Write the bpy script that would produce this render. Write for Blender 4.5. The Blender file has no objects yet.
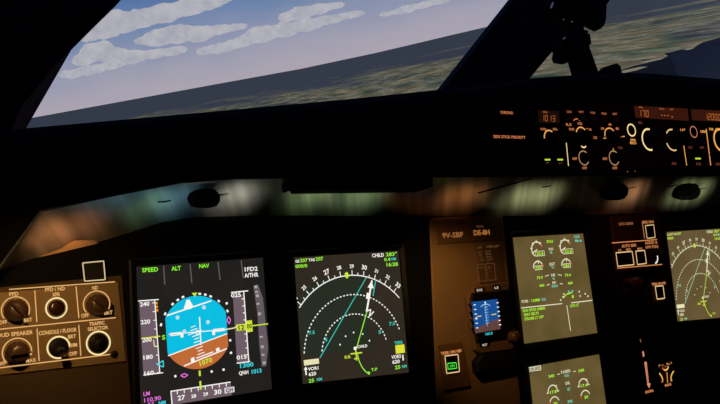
import bpy, bmesh, math, random
from mathutils import Matrix, Vector
random.seed(4)
C = bpy.context.scene.collection
SC = bpy.context.scene
SC.view_settings.view_transform = 'Standard'
SC.view_settings.look = 'None'
PI = math.pi

# ---------------------------------------------------------------- camera / panel frame
# panel frame: x right, y up, z out of the instrument panel towards the pilots; the panel leans back 15 degrees
FOC = 793.07
CAMP = Vector((-0.5508, 0.0307, 0.8856))
AX, AY, AZ = 0.1097, -0.5778, -0.0950
RC = (Matrix.Rotation(AY, 3, 'Y') @ Matrix.Rotation(AX, 3, 'X') @ Matrix.Rotation(AZ, 3, 'Z'))
TILT = math.radians(15)
s_, c_ = math.sin(TILT), math.cos(TILT)
T3 = Matrix(((1, 0, 0), (0, s_, -c_), (0, c_, s_)))
T = Matrix.Translation((0, 0, 0.98)) @ T3.to_4x4()

def ray(px, py):
    return RC @ Vector(((px - 360) / FOC, -(py - 202) / FOC, -1.0))
def q(px, py, z=0.0):
    d = ray(px, py)
    t = (z - CAMP.z) / d.z
    return CAMP + d * t
def mpp(px, py, z=0.0):
    a = q(px, py, z)
    return (q(px + 1, py, z).x - a.x), (q(px, py - 1, z).y - a.y)

# ---------------------------------------------------------------- materials
def lin(c):
    return tuple(((v / 255) / 12.92 if v / 255 <= 0.04045 else ((v / 255 + 0.055) / 1.055) ** 2.4) for v in c)
_m = {}
def pm(name, rgb, rough=0.6, metal=0.0, spec=0.5, noise=0.0, nscale=30, bump=0.0, bscale=200):
    if name in _m: return _m[name]
    m = bpy.data.materials.new(name); m.use_nodes = True; nt = m.node_tree
    b = nt.nodes['Principled BSDF']; col = lin(rgb) + (1,)
    b.inputs['Base Color'].default_value = col
    b.inputs['Roughness'].default_value = rough; b.inputs['Metallic'].default_value = metal
    b.inputs['Specular IOR Level'].default_value = spec
    tc = nt.nodes.new('ShaderNodeTexCoord')
    if noise:
        n = nt.nodes.new('ShaderNodeTexNoise'); n.inputs['Scale'].default_value = nscale; n.inputs['Detail'].default_value = 5
        nt.links.new(tc.outputs['Object'], n.inputs['Vector'])
        mx = nt.nodes.new('ShaderNodeMix'); mx.data_type = 'RGBA'
        mx.inputs[6].default_value = tuple(c * (1 - noise) for c in col[:3]) + (1,)
        mx.inputs[7].default_value = tuple(min(1, c * (1 + noise)) for c in col[:3]) + (1,)
        nt.links.new(n.outputs['Fac'], mx.inputs[0]); nt.links.new(mx.outputs[2], b.inputs['Base Color'])
    if bump:
        n = nt.nodes.new('ShaderNodeTexNoise'); n.inputs['Scale'].default_value = bscale
        nt.links.new(tc.outputs['Object'], n.inputs['Vector'])
        bp = nt.nodes.new('ShaderNodeBump'); bp.inputs['Strength'].default_value = bump; bp.inputs['Distance'].default_value = 0.001
        nt.links.new(n.outputs['Fac'], bp.inputs['Height']); nt.links.new(bp.outputs['Normal'], b.inputs['Normal'])
    _m[name] = m; return m
def em(rgb, k=1.0):
    name = 'glow_%d_%d_%d_%g' % (*rgb, k)
    if name in _m: return _m[name]
    m = bpy.data.materials.new(name); m.use_nodes = True; nt = m.node_tree
    nt.nodes.clear(); o = nt.nodes.new('ShaderNodeOutputMaterial'); e = nt.nodes.new('ShaderNodeEmission')
    e.inputs[0].default_value = lin(rgb) + (1,); e.inputs[1].default_value = k
    nt.links.new(e.outputs[0], o.inputs[0]); _m[name] = m; return m
def screenmat(name, rgb, k=1.0, rgb2=None, scale=14):
    """glossy glass over a glowing background, two glow tones mottled"""
    m = bpy.data.materials.new(name); m.use_nodes = True; nt = m.node_tree
    b = nt.nodes['Principled BSDF']; b.inputs['Base Color'].default_value = (0.004, 0.004, 0.004, 1)
    b.inputs['Roughness'].default_value = 0.3
    b.inputs['Specular IOR Level'].default_value = 0.2
    n = nt.nodes.new('ShaderNodeTexNoise'); n.inputs['Scale'].default_value = scale; n.inputs['Detail'].default_value = 2
    tc = nt.nodes.new('ShaderNodeTexCoord'); nt.links.new(tc.outputs['Object'], n.inputs['Vector'])
    r = nt.nodes.new('ShaderNodeValToRGB'); r.color_ramp.elements[0].position = 0.4; r.color_ramp.elements[1].position = 0.62
    r.color_ramp.elements[0].color = lin(rgb) + (1,); r.color_ramp.elements[1].color = lin(rgb2 or rgb) + (1,)
    nt.links.new(n.outputs['Fac'], r.inputs[0]); nt.links.new(r.outputs[0], b.inputs['Emission Color'])
    b.inputs['Emission Strength'].default_value = k
    return m

BLACK = pm('black_plastic', (15, 15, 18), 0.65, spec=0.25, bump=0.3)
BEZEL = pm('bezel_black', (13, 14, 18), 0.55, spec=0.2)
PANEL = pm('shaded_panel_paint', (9, 8, 8), 0.8, spec=0.08, noise=0.25, nscale=12)  # unlit panel's shade put into the paint colour; lit parts use brown
BROWN = pm('panel_paint', (134, 110, 76), 0.6, spec=0.3, noise=0.12, nscale=40, bump=0.2, bscale=600)
BROWND = pm('panel_paint_dark', (108, 82, 54), 0.6, spec=0.3, noise=0.15, nscale=30, bump=0.2, bscale=600)
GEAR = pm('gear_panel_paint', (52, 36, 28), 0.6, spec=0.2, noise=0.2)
KNOB = pm('knob_plastic', (70, 48, 34), 0.35, spec=0.5)
KNOBD = pm('knob_dark', (20, 16, 15), 0.5, spec=0.2)
PAD = pm('glareshield_leather', (7, 6, 6), 0.95, spec=0.03, bump=0.5, bscale=900)
FRAME = pm('frame_paint', (18, 18, 30), 0.8, spec=0.1, noise=0.2)
FRAME2 = pm('frame_inner_trim', (120, 108, 100), 0.8, spec=0.1, noise=0.2)
METAL = pm('bracket_metal', (6, 6, 7), 0.7, spec=0.1)
SCREW = pm('screw_metal', (60, 48, 36), 0.4, metal=0.8)
W_ = em((250, 248, 240)); WD = em((170, 165, 158)); GR = em((140, 250, 50)); GRB = em((70, 230, 60)); CY = em((60, 215, 225))
SKYC = em((12, 190, 226)); GND = em((192, 106, 54)); MAUVE = em((110, 92, 102)); YEL = em((225, 225, 60)); AMB = em((235, 150, 40))
MAG = em((225, 110, 215)); LEG = em((228, 176, 110)); LEGB = em((252, 230, 166)); DK = em((30, 30, 24)); GREY = em((95, 92, 88))
BUT = em((230, 192, 134)); ORG = em((226, 144, 84)); ORGD = em((120, 58, 28)); ORGB = em((250, 190, 90)); LIM = em((206, 226, 60)); RED = em((210, 60, 40))
YEL2 = em((200, 230, 60)); CREAM = em((232, 226, 180)); DIMT = em((92, 62, 34))

# ---------------------------------------------------------------- mesh builder (panel frame coordinates)
class MB:
    def __init__(s): s.v = []; s.f = []; s.mi = []; s.mats = []; s.smooth = []
    def mid(s, m):
        if m not in s.mats: s.mats.append(m)
        return s.mats.index(m)
    def face(s, pts, m, sm=False):
        b = len(s.v); s.v += [Vector(p) for p in pts]; s.f.append(tuple(range(b, b + len(pts)))); s.mi.append(s.mid(m)); s.smooth.append(sm)
    def add(s, verts, faces, m, sm=False):
        b = len(s.v); s.v += [Vector(p) for p in verts]
        for f in faces: s.f.append(tuple(i + b for i in f)); s.mi.append(s.mid(m)); s.smooth.append(sm)
    def prism(s, poly, z0, z1, m, bev=0.0):
        """poly: list of (x,y) counter-clockwise; extruded from z0 to z1, top edge chamfered by bev"""
        n = len(poly); cx = sum(p[0] for p in poly) / n; cy = sum(p[1] for p in poly) / n
        def shr(p):
            if not bev: return p
            d = math.hypot(p[0] - cx, p[1] - cy) or 1
            k = 1 - bev * 1.3 / d
            return (cx + (p[0] - cx) * k, cy + (p[1] - cy) * k)
        V = [(x, y, z0) for x, y in poly] + [(x, y, z1 - bev) for x, y in poly]
        if bev: V += [(*shr(p), z1) for p in poly]
        F = [tuple(range(n))[::-1]]
        for k in range(2 if bev else 1):
            F += [(k * n + i, k * n + (i + 1) % n, (k + 1) * n + (i + 1) % n, (k + 1) * n + i) for i in range(n)]
        t = (2 if bev else 1) * n
        F.append(tuple(range(t, t + n)))
        s.add(V, F, m)
    def hull_tube(s, pts, rads, m, seg=10):
        V = []; F = []
        pts = [Vector(p) for p in pts]
        for i, p in enumerate(pts):
            d = (pts[min(i + 1, len(pts) - 1)] - pts[max(i - 1, 0)]).normalized()
            a = d.cross(Vector((0, 0, 1)));
            if a.length < 1e-3: a = d.cross(Vector((0, 1, 0)))
            a.normalize(); b = d.cross(a)
            for k in range(seg):
                t = 2 * PI * k / seg; V.append(p + (a * math.cos(t) + b * math.sin(t)) * rads[i])
        for i in range(len(pts) - 1):
            for k in range(seg):
                F.append((i * seg + k, i * seg + (k + 1) % seg, (i + 1) * seg + (k + 1) % seg, (i + 1) * seg + k))
        F.append(tuple(range(seg))); F.append(tuple(range((len(pts) - 1) * seg, len(pts) * seg))[::-1])
        s.add(V, F, m, True)
    def lathe(s, c, prof, m, seg=28, flute=0.0, nfl=12, sm=True):
        """revolve (r, z) profile about the panel normal through c"""
        V = []; F = []
        for r, z in prof:
            for k in range(seg):
                t = 2 * PI * k / seg; rr = r * (1 - flute * (0.5 + 0.5 * math.cos(nfl * t))) if r > 0 else 0
                V.append((c[0] + rr * math.cos(t), c[1] + rr * math.sin(t), c[2] + z))
        for i in range(len(prof) - 1):
            for k in range(seg):
                F.append((i * seg + k, i * seg + (k + 1) % seg, (i + 1) * seg + (k + 1) % seg, (i + 1) * seg + k))
        F.append(tuple(range((len(prof) - 1) * seg, len(prof) * seg)))
        s.add(V, F, m, sm)
    def build(s, name, parent=None, origin=None, mods=None):
        me = bpy.data.meshes.new(name)
        o_ = Vector(origin) if origin is not None else Vector((0, 0, 0))
        if parent is not None: o_ = Vector(parent['_o'])
        me.from_pydata([v - o_ for v in s.v], [], s.f)
        for m in s.mats: me.materials.append(m)
        for p, i, sm in zip(me.polygons, s.mi, s.smooth): p.material_index = i; p.use_smooth = sm
        me.validate(); me.update()
        o = bpy.data.objects.new(name, me); C.objects.link(o)
        if parent is not None: o.parent = parent; o['_o'] = list(parent['_o'])
        else:
            o.matrix_world = T @ Matrix.Translation(o_); o['_o'] = list(o_)
        return o

def tag(o, label=None, cat=None, group=None, kind=None):
    if label: o['label'] = label
    if cat: o['category'] = cat
    if group: o['group'] = group
    if kind: o['kind'] = kind
    return o
def thing(name, label, cat, pos, group=None):
    o = bpy.data.objects.new(name, None); C.objects.link(o); o.empty_display_size = 0.02
    o.matrix_world = T @ Matrix.Translation(Vector(pos)); o['_o'] = list(pos)
    return tag(o, label, cat, group)

_tc = {}
def glyphs(txt):
    if txt in _tc: return _tc[txt]
    cu = bpy.data.curves.new('t', 'FONT'); cu.body = txt; cu.size = 1; cu.resolution_u = 2; cu.offset = 0.024
    ob = bpy.data.objects.new('t', cu); C.objects.link(ob)
    dg = bpy.context.evaluated_depsgraph_get(); me = bpy.data.meshes.new_from_object(ob.evaluated_get(dg))
    V = [(v.co.x, v.co.y) for v in me.vertices]; F = [tuple(p.vertices) for p in me.polygons]
    bpy.data.objects.remove(ob); bpy.data.curves.remove(cu); bpy.data.meshes.remove(me)
    if V:
        x0 = min(v[0] for v in V); x1 = max(v[0] for v in V)
        V = [((v[0] - (x0 + x1) / 2), v[1] - 0.35) for v in V]; r = (V, F, x1 - x0)
    else: r = ([], [], 1)
    _tc[txt] = r; return r

class Flat(MB):
    """flat marks on a plane at height z, laid out in the photograph's pixels and turned to true metric shapes on that plane"""
    def __init__(s, z=0.0, lift=0.0004, off=(0, 0)):
        super().__init__(); s.z = z; s.l = lift; s.off = off
    def nz(s): s.l += 1e-5; return s.z + s.l
    def p(s, x, y):
        a = q(x, y, s.z); return (a.x + s.off[0], a.y + s.off[1])
    def poly(s, pts, m):
        z = s.nz(); s.face([(*s.p(*a), z) for a in pts], m)
    def seg(s, a, b, w, m):
        z = s.nz(); a = Vector(a); b = Vector(b); d = b - a; n = Vector((-d.y, d.x)).normalized() * w / 2
        s.face([(*(a - n), z), (*(b - n), z), (*(b + n), z), (*(a + n), z)], m)
    def L(s, x0, y0, x1, y1, w, m):
        s.seg(s.p(x0, y0), s.p(x1, y1), w * mpp((x0 + x1) / 2, (y0 + y1) / 2, s.z)[1], m)
    def PL(s, pts, w, m):
        for a, b in zip(pts, pts[1:]): s.L(*a, *b, w, m)
    def box(s, pts, w, m): s.PL(list(pts) + [pts[0]], w, m)
    def T(s, txt, x, y, h, m, w=None, rot=0.0):
        V, F, wd = glyphs(txt); mx, my = mpp(x, y, s.z); k = h * my / 0.72
        kx = (w * mx / wd) if w else k * 0.85
        c = s.p(x, y); z = s.nz(); cr, sr = math.cos(rot), math.sin(rot)
        s.add([(c[0] + a * kx * cr - b * k * sr, c[1] + a * kx * sr + b * k * cr, z) for a, b in V], F, m)
    def digits(s, txt, x, y, h, m, w, m2=None):
        seg = {'0': 'abcdef', '1': 'bc', '2': 'abged', '3': 'abgcd', '5': 'afgcd', '7': 'abc', '-': 'g'}
        p = w / len(txt); a = p * .34; hh = h / 2
        ln = {'a': (-a, -hh, a, -hh), 'b': (a, -hh, a, 0), 'c': (a, 0, a, hh), 'd': (-a, hh, a, hh), 'e': (-a, 0, -a, hh), 'f': (-a, -hh, -a, 0), 'g': (-a, 0, a, 0)}
        for i, ch in enumerate(txt):
            cx = x - w / 2 + p * (i + .5); cy = y + (cx - x) * .07
            for k in seg[ch]: c = ln[k]; s.L(cx + c[0] * .9, cy + c[1] * .92, cx + c[2] * .9, cy + c[3] * .92, .85, m2 or m)
    def arc(s, x, y, r, a0, a1, w, m, dash=None, c=None, metric=False):
        """angles in degrees, 0 = right, anticlockwise; r, w in vertical pixels"""
        my = mpp(x, y, s.z)[1]
        if not metric: r *= my; w *= my
        c = c or s.p(x, y); z = s.nz()
        n = max(6, int(abs(a1 - a0) / 5)) if not dash else dash * 2
        for i in range(n):
            if dash and i % 2: continue
            t0 = math.radians(a0 + (a1 - a0) * i / n); t1 = math.radians(a0 + (a1 - a0) * (i + 1) / n)
            s.face([(c[0] + rr * math.cos(t), c[1] + rr * math.sin(t), z) for rr, t in ((r - w / 2, t0), (r + w / 2, t0), (r + w / 2, t1), (r - w / 2, t1))], m)
    def ring(s, x, y, r, w, m): s.arc(x, y, r, 0, 360, w, m)
    def disc(s, x, y, r, m, n=14):
        my = mpp(x, y, s.z)[1]; c = s.p(x, y); z = s.nz()
        s.face([(c[0] + r * my * math.cos(2 * PI * i / n), c[1] + r * my * math.sin(2 * PI * i / n), z) for i in range(n)], m)

def quadpts(px, z=0.0): return [q(x, y, z) for x, y in px]

# ---------------------------------------------------------------- display units
def display(name, label, cat, quad, bg, bezelw=0.009, group=None):
    """quad: the four lit corners on the panel plane (TL, TR, BR, BL)"""
    cx = sum(p[0] for p in quad) / 4; cy = sum(p[1] for p in quad) / 4
    t = thing(name, label, cat, (cx, cy, 0), group)
    m = MB(); m.face([(p[0], p[1], 0) for p in (quad[3], quad[2], quad[1], quad[0])], bg); m.build('screen', t)
    # bezel: stepped frame around the glass
    def grow(w): return [(quad[0][0] - w, quad[0][1] + w), (quad[1][0] + w, quad[1][1] + w), (quad[2][0] + w, quad[2][1] - w), (quad[3][0] - w, quad[3][1] - w)]
    m = MB(); loops = [(grow(0.0), -0.001), (grow(0.001), 0.002), (grow(bezelw * 0.75), 0.0045), (grow(bezelw), 0.003), (grow(bezelw), -0.0045)]
    for (A, za), (B, zb) in zip(loops, loops[1:]):
        for i in range(4):
            j = (i + 1) % 4; m.face([(*A[i], za), (*A[j], za), (*B[j], zb), (*B[i], zb)], BEZEL)
    m.build('bezel', t)
    return t
def Q(*px): return [(a.x, a.y) for a in quadpts(px)]

# --- primary flight display
pfdq = Q((136.3, 266.8), (262.8, 257.6), (272, 389), (140.8, 411))
pfd = display('primary_flight_display', 'square flight display with blue and orange artificial horizon between two tapes', 'display', pfdq, screenmat('pfd_glow', (37, 33, 30), 1, (32, 31, 30)))
F = Flat()
for a in ((163.5, 266, 164.7, 284.5), (190, 264.5, 191.7, 283), (217.8, 262, 220, 280), (241, 260.5, 243.2, 278)): F.L(*a, 1.2, GREY)
F.T('SPEED', 150, 269.7, 4.2, GR, 16); F.T('ALT', 176, 268.3, 4.2, GR, 9.5); F.T('NAV', 204, 265.8, 4.0, GR, 10)
F.T('1FD2', 251, 269, 4.2, W_, 13); F.T('A/THR', 251.3, 275, 4.2, W_, 14)
F.build('flight_mode_text', pfd)
F = Flat()
F.poly([(139, 301), (154.5, 300), (159.7, 373), (143.3, 375)], MAUVE)
F.L(138, 301, 158.5, 299.5, 1, W_); F.L(154.6, 300, 159.7, 373.5, 1, W_); F.L(143.3, 375, 163, 372.6, 1, W_)
for i in range(9): y = 303 + i * 8.7; x = 152 + i * 0.62; F.L(x, y, x + 3, y - .3, .8, W_)
for tx, x, y in (('240', 144.5, 304), ('220', 145.3, 321.8), ('200', 146.8, 339.8), ('180', 148, 357), ('160', 149, 373)): F.T(tx, x, y, 4.2, W_, 9.5)
for i in range(3): F.L(156.2 + i * .3, 302 + i * 3.6, 156.4 + i * .3, 304.4 + i * 3.6, 2.2, AMB)
F.L(141, 338.4, 160, 336.2, 1.1, YEL); F.T('S', 163.5, 337.3, 4.5, GR, 3.5)
F.PL([(153.5, 340), (154.2, 346.5), (157.5, 346)], .9, LEGB)
F.box([(157, 364.4), (163, 360.5), (163.3, 367)], 1.1, CY)
F.build('speed_tape', pfd)
# attitude ball: circle cut flat at both sides
F = Flat(); cc = Vector(F.p(197.3, 332.2)); R = 0.0418; cut = 0.0368
my = mpp(197, 332)[1]
hA = Vector(F.p(168, 355.8)); hB = Vector(F.p(227, 333.7)); hd = (hB - hA).normalized(); hn = Vector((-hd.y, hd.x))
def ball(side, n=90):
    out = []
    pts = []
    for i in range(n):
        t = 2 * PI * i / n; p = Vector((R * math.cos(t), R * math.sin(t))); p.x = max(-cut, min(cut, p.x)); pts.append(cc + p)
    # clip by horizon
    res = []
    for i in range(n):
        a, b = pts[i], pts[(i + 1) % n]; da = (a - hA).dot(hn) * side; db = (b - hA).dot(hn) * side
        if da >= 0: res.append(a)
        if da * db < 0: res.append(a.lerp(b, da / (da - db)))
    return res
for side, m in ((1, SKYC), (-1, GND)):
    z = F.nz(); F.face([(*p, z) for p in ball(side)], m)
F.L(168, 355.8, 227, 333.7, 1.1, W_)
F.build('attitude_ball', pfd)
F = Flat(lift=0.0008)
mid = (hA + hB) / 2
def lad(off, half, w=1.0, m=W_, c0=0.0):
    a = mid + hn * off + hd * c0; F.seg(a - hd * half, a + hd * half, w * my, m)
F.L(166.6, 315.6, 211, 300.8, 1.4, W_); F.L(183.6, 366, 226.5, 348.6, 1.3, W_); F.L(196, 358.2, 213, 351.8, 1.1, W_); F.poly([(190.5, 358.4), (194, 357), (194.5, 361.6), (191, 362.4)], W_); F.poly([(215.5, 348.6), (219, 347.2), (219.5, 350.4), (216, 351.8)], W_)
for k in range(-3, 7):
    if k == 0: continue
    lad(k * 0.0036, (0.003, 0.0085)[k % 2 == 0 and k % 4 == 0] if k % 2 == 0 else 0.0045, 0.8)
# fixed aircraft symbol
for pts in ([(170, 334.6), (181.5, 333.4), (181.9, 337.4)], [(224.5, 329.4), (213, 330.6), (213.6, 335)]):
    F.PL(pts, 3, W_); F.PL(pts[:2], 1.0, em((10, 14, 14)))
F.box([(195.6, 331), (199, 330.7), (199.3, 334), (195.9, 334.2)], .9, W_)
F.L(199.2, 317, 200.6, 345, 1.2, W_)
F.poly([(183.4, 308.8), (186.2, 300), (189, 299.4), (193.2, 306.8), (190.6, 308.8), (186, 309.8)], W_); F.L(168.6, 334.4, 226, 329.4, .9, W_)
F.T('1070', 205.5, 361.5, 4.8, YEL2, 13, 0.2)
for x, y in ((177.2, 317.5), (203.6, 307.4), (207.6, 322), (184, 331.4)): F.disc(x, y, 2.1, em((190, 225, 228)))
F.build('pitch_ladder', pfd)
F = Flat()
for a in (160, 143, 125, 115, 106, 79, 70, 61, 46, 25):
    t = math.radians(a + 3); d = Vector((math.cos(t), math.sin(t))); L0, L1 = (R + .0012, R + (.006 if a in (150, 120, 60, 30, 135, 45) else .0035)); F.seg(cc + d * L0, cc + d * L1, (1.3 if a in (150, 135, 45, 30) else 2.8) * my, W_)
F.poly([(191.5, 293), (197.3, 292.6), (194.6, 296.8)], YEL2)
for x, y in ((226.5, 303.3), (230, 340.3), (230.8, 352.8), (175.2, 376.2), (211.5, 371.5), (223.4, 369.6)): F.disc(x, y, 1.3, W_)
F.box([(228.4, 316.5), (230.4, 320), (228.9, 324), (226.8, 320.4)], 1.1, MAG)
F.box([(180.5, 375.6), (184, 373.6), (187.6, 375), (184.2, 377.4)], 1.1, MAG)
F.L(199.4, 370.5, 199.7, 376, 2, YEL2); F.L(200, 381, 200.6, 389.5, 2, YEL2)
F.build('roll_and_glideslope_scale', pfd)
F = Flat()
F.poly([(232.8, 296), (243.4, 294), (248.4, 361.5), (236.8, 362.5)], MAUVE)
F.L(231, 292.5, 248, 290.8, 1.1, W_); F.L(243.6, 292, 248.6, 361.5, 1.1, W_); F.L(236.6, 363.3, 250, 361.4, 1.1, W_)
for i in range(9): y = 299 + i * 7; x = 241.6 + i * .55; F.L(x, y, x + 2.4, y - .2, .9, W_)
F.T('025', 235.8, 295, 4.2, W_, 10); F.T('015', 241.5, 357, 4.2, W_, 10)
F.poly([(236, 324.5), (246, 323.6), (246, 320.8), (251.7, 320.2), (252.6, 331.5), (246.8, 332.4), (246.6, 330), (236.5, 331)], LIM)
F.T('12', 241.2, 327.4, 4.6, DK, 6); F.T('00', 249.2, 326.2, 4.6, DK, 5); F.PL([(226, 329.4), (234, 328), (237, 326)], 1.2, CREAM)
F.T('1300', 246.6, 365, 4.4, CY, 13.5); F.T('QNH', 243.4, 372.6, 3.8, W_, 9.5); F.T('1013', 256.4, 371, 4.2, CY, 10)
F.build('altitude_tape', pfd)
F = Flat()
F.poly([(253.3, 286), (257.8, 284.4), (262.8, 298), (268, 347), (266, 366), (261.6, 366.6), (259.2, 345), (257.4, 315)], em((100, 90, 98)))
for i, (x, y) in enumerate(((255.4, 287), (256.2, 292), (257, 296), (257.6, 304), (259, 314), (260.8, 337), (261.8, 347), (262.5, 355), (263.8, 363))): F.L(x - 1.2, y, x + 1.8, y - .3, 1.8 if i % 2 else 2.8, WD)
F.L(252, 325.8, 268, 323.8, 1.2, YEL2)
F.build('vertical_speed_scale', pfd)
F = Flat()
F.poly([(170.6, 391.6), (230.5, 382.2), (231.6, 395), (171.6, 405)], MAUVE)
F.L(170.4, 391.4, 230.5, 382, 1.1, W_); F.L(170.8, 391, 172, 405, 1.1, W_)
for i in range(8): x = 177 + i * 7; y = 391.8 - i * 1.1; F.L(x, y - 1, x + .2, y + 2.4, .9, W_)
for tx, x, y, w in (('27', 181.2, 397.6, 7.5), ('28', 193.5, 396, 5), ('29', 205.5, 394, 5), ('30', 217.6, 391.8, 7.5)): F.T(tx, x, y, 4.8 if w > 6 else 3.4, W_, w)
F.poly([(224, 388), (234, 386.3), (234.5, 392), (224.5, 393.6)], em((215, 205, 210))); F.T('QH', 229.2, 390, 3.8, DK, 7)
F.build('heading_tape', pfd)
F = Flat()
F.T('LM', 146.5, 393.6, 4.2, MAG, 6.5); F.T('110.90', 152.5, 399, 4.2, MAG, 17); F.T('8.7', 151, 404, 3.8, MAG, 6); F.T('NM', 162, 402.6, 3.6, CY, 7)
F.build('localizer_text', pfd)

# --- navigation displays (both show the same picture)
def nav(name, label, quad, bg, off, wash, fade):
    t = display(name, label, 'display', quad, bg, group=None)
    k = lambda m: m
    w, g, c = fade
    F = Flat(off=off)
    z = F.nz()
    if wash:
        F.poly([(297, 300), (310, 285), (330, 276), (352, 274.5), (362, 276), (366, 300), (368, 330), (372, 348), (303, 356)], wash)
    F.build('terrain_wash', t) if wash else None
    F = Flat(off=off, lift=0.0006)
    cx, cy = 355.6, 353.4; ctr = Vector(F.p(cx, cy)); top = Vector(F.p(353.2, 275.2)); R = (top - ctr).length
    a30 = math.degrees(math.atan2(*(reversed((Vector(F.p(363.8, 270)) - ctr)[:]))))
    aL = math.degrees(math.atan2(*(reversed((Vector(F.p(298.8, 307.6)) - ctr)[:])))); aR = math.degrees(math.atan2(*(reversed((Vector(F.p(399.6, 297)) - ctr)[:]))))
    F.arc(0, 0, R, aR, aL, 0.0013, w, c=ctr, metric=True)
    names = {30: 0, 31: -10, 32: -20, 33: -30, 29: 10, 28: 20, 27: 30, 26: 40, 25: 50, 24: 60}
    my = mpp(350, 300)[1]
    for h, da in names.items():
        a = a30 + da
        for aa, ln in ((a, .0065), (a + 5, .0035)):
            if aR < aa < aL: 
                d = Vector((math.cos(math.radians(aa)), math.sin(math.radians(aa)))); F.seg(ctr + d * R, ctr + d * (R + ln), .0011, w)
        if not (aR < a < aL): continue
        d = Vector((math.cos(math.radians(a)), math.sin(math.radians(a)))); V, FF, wd = glyphs(str(h)); p = ctr + d * (R + .0118); sz = .0085 if h % 3 == 0 else .0066
        rt = math.radians(a - 90); zz = F.nz()
        F.add([(p.x + x * sz * math.cos(rt) - y * sz * math.sin(rt), p.y + x * sz * math.sin(rt) + y * sz * math.cos(rt), zz) for x, y in V], FF, w)
    F.build('compass_arc', t)
    F = Flat(off=off, lift=0.0007)
    F.arc(0, 0, R * .75, 18, 175, 0.0015, w, dash=40, c=ctr, metric=True)
    F.arc(0, 0, R * .5, 14, 173, 0.0015, w, dash=28, c=ctr, metric=True)
    F.T('7.5', 311.5, 332.5, 3.4, c, 6); F.T('7.5', 391.8, 323.5, 3.4, c, 6); F.T('5', 325.8, 339.5, 3.6, c, 2.6); F.T('5', 379.5, 332, 3.6, c, 2.6)
    F.build('range_rings', t)
    F = Flat(off=off, lift=0.0009)
    F.L(366, 277.5, 319.5, 358, .9, c); F.L(375.2, 281, 372.6, 296, 1.0, c)
    F.L(371.6, 280.5, 366.2, 312, 2.0, w); F.poly([(367.2, 287.5), (371.2, 281), (373.4, 288.5)], w)
    F.L(368, 293, 367, 299, 3.6, w); F.PL([(366.5, 311), (370.5, 309.5), (368.8, 316.5), (373.5, 311.5)], 1.2, w)
    F.build('course_line', t)
    F = Flat(off=off, lift=0.0012)
    F.PL([(366.6, 311), (355.8, 349)], 1.1, g); F.PL([(357, 354), (358.6, 361), (361.5, 367), (365, 371.5), (368.5, 373.5)], 1.1, g); F.disc(368.3, 373, 1.6, g)
    F.T('T-P', 373.8, 369.5, 3.2, g, 6); F.T('0.8.', 347.2, 356.8, 3.2, LIM, 6.5)
    F.build('flight_path', t)
    F = Flat(off=off, lift=0.0014)
    F.L(350, 353.9, 361.5, 352.6, 1.4, LIM); F.L(354.8, 346.5, 356.2, 360.5, 1.4, LIM); F.L(353.5, 358.8, 358, 358.3, 1.2, LIM); F.disc(354.5, 348.3, 1.8, w)
    F.T('CHILD', 361.8, 346.2, 2.8, w, 10)
    F.poly([(344.2, 273.2), (346.8, 271.8), (348.6, 276), (346.5, 278.8), (344.4, 277)], YEL2)
    for x, y in ((345, 336.2), (339.5, 344.6), (353, 332.5), (362.1, 334), (368.8, 340.6)): F.disc(x, y, .9, w)
    F.build('aircraft_symbol', t)
    F = Flat(off=off, lift=0.0005)
    F.T('GS', 297.2, 261.2, 2.8, w, 4); F.T('207', 303.6, 260.3, 3.6, g, 7.6); F.T('TAS', 311.5, 259.8, 2.8, w, 6.5); F.T('207', 319.2, 258.8, 3.6, g, 7.6)
    F.T('000/0', 301.2, 266, 3.4, g, 12)
    F.build('ground_speed_text', t); F = Flat(off=off, lift=0.0005)
    F.T('CHILD', 377.8, 255.2, 3.6, w, 12); F.T('283\u00b0', 391.2, 254.2, 3.6, g, 11); F.T('0.4', 387, 259.4, 3.4, g, 6); F.T('NM', 393.2, 258.9, 2.8, c, 5); F.T('16:28', 392, 264.3, 3.6, g, 11.5)
    F.build('waypoint_text', t); F = Flat(off=off, lift=0.0005)
    F.poly([(303.4, 360.2), (318.6, 358.4), (319, 363.6), (304, 365.6)], CREAM)
    F.T('VOR1', 313, 368.4, 3.4, w, 10.5); F.T('620', 312.2, 373.8, 3.6, w, 7.5); F.L(306, 375, 305.4, 368.5, 1.6, w); F.poly([(303.6, 370), (305.4, 366.4), (307.4, 369.6)], w)
    F.T('25', 311.2, 380.6, 3.6, g, 5.4); F.T('NM', 319.2, 379.2, 2.8, c, 5)
    F.build('left_beacon_text', t); F = Flat(off=off, lift=0.0005)
    F.T('TERR', 398.4, 342.6, 3.2, c, 8.5); F.poly([(395, 345.4), (404, 344.2), (404.8, 352.6), (395.7, 353.8)], YEL)
    F.T('VOR2', 396, 356.6, 3.4, w, 9.5); F.T('620', 395.8, 361.6, 3.6, w, 7.5); F.L(403, 360.4, 402.4, 354.8, 1.6, w); F.T('25', 397.4, 367.2, 3.6, g, 5.4); F.T('NM', 404, 366.2, 2.8, c, 4.6)
    F.build('right_beacon_text', t)
    return t
ndq = Q((293.9, 257.5), (398.4, 250.7), (408.8, 372.4), (302.8, 383.8))
nav('navigation_display', 'square navigation map display with dark screen beside the artificial horizon display', ndq, screenmat('nd_glow', (52, 43, 34), 1, (46, 41, 33)), (0, 0), em((40, 46, 35)), (W_, em((150, 240, 60)), em((60, 205, 190))))
fq = Q((663.6, 231.2), (719.6, 227.8), (734, 315.5), (678, 324.2))
fc = [sum(p[i] for p in fq) / 4 - sum(p[i] for p in ndq) / 4 for i in (0, 1)]
fq2 = [(p[0] + fc[0], p[1] + fc[1]) for p in ndq]
nav('navigation_display', 'olive navigation map display at right edge beyond the dim gear panel', fq2, screenmat('nd_right_glow', (106, 89, 56), 1, (97, 81, 49)), fc, None, (em((226, 226, 190)), em((190, 225, 70)), em((150, 215, 170))))

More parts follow.
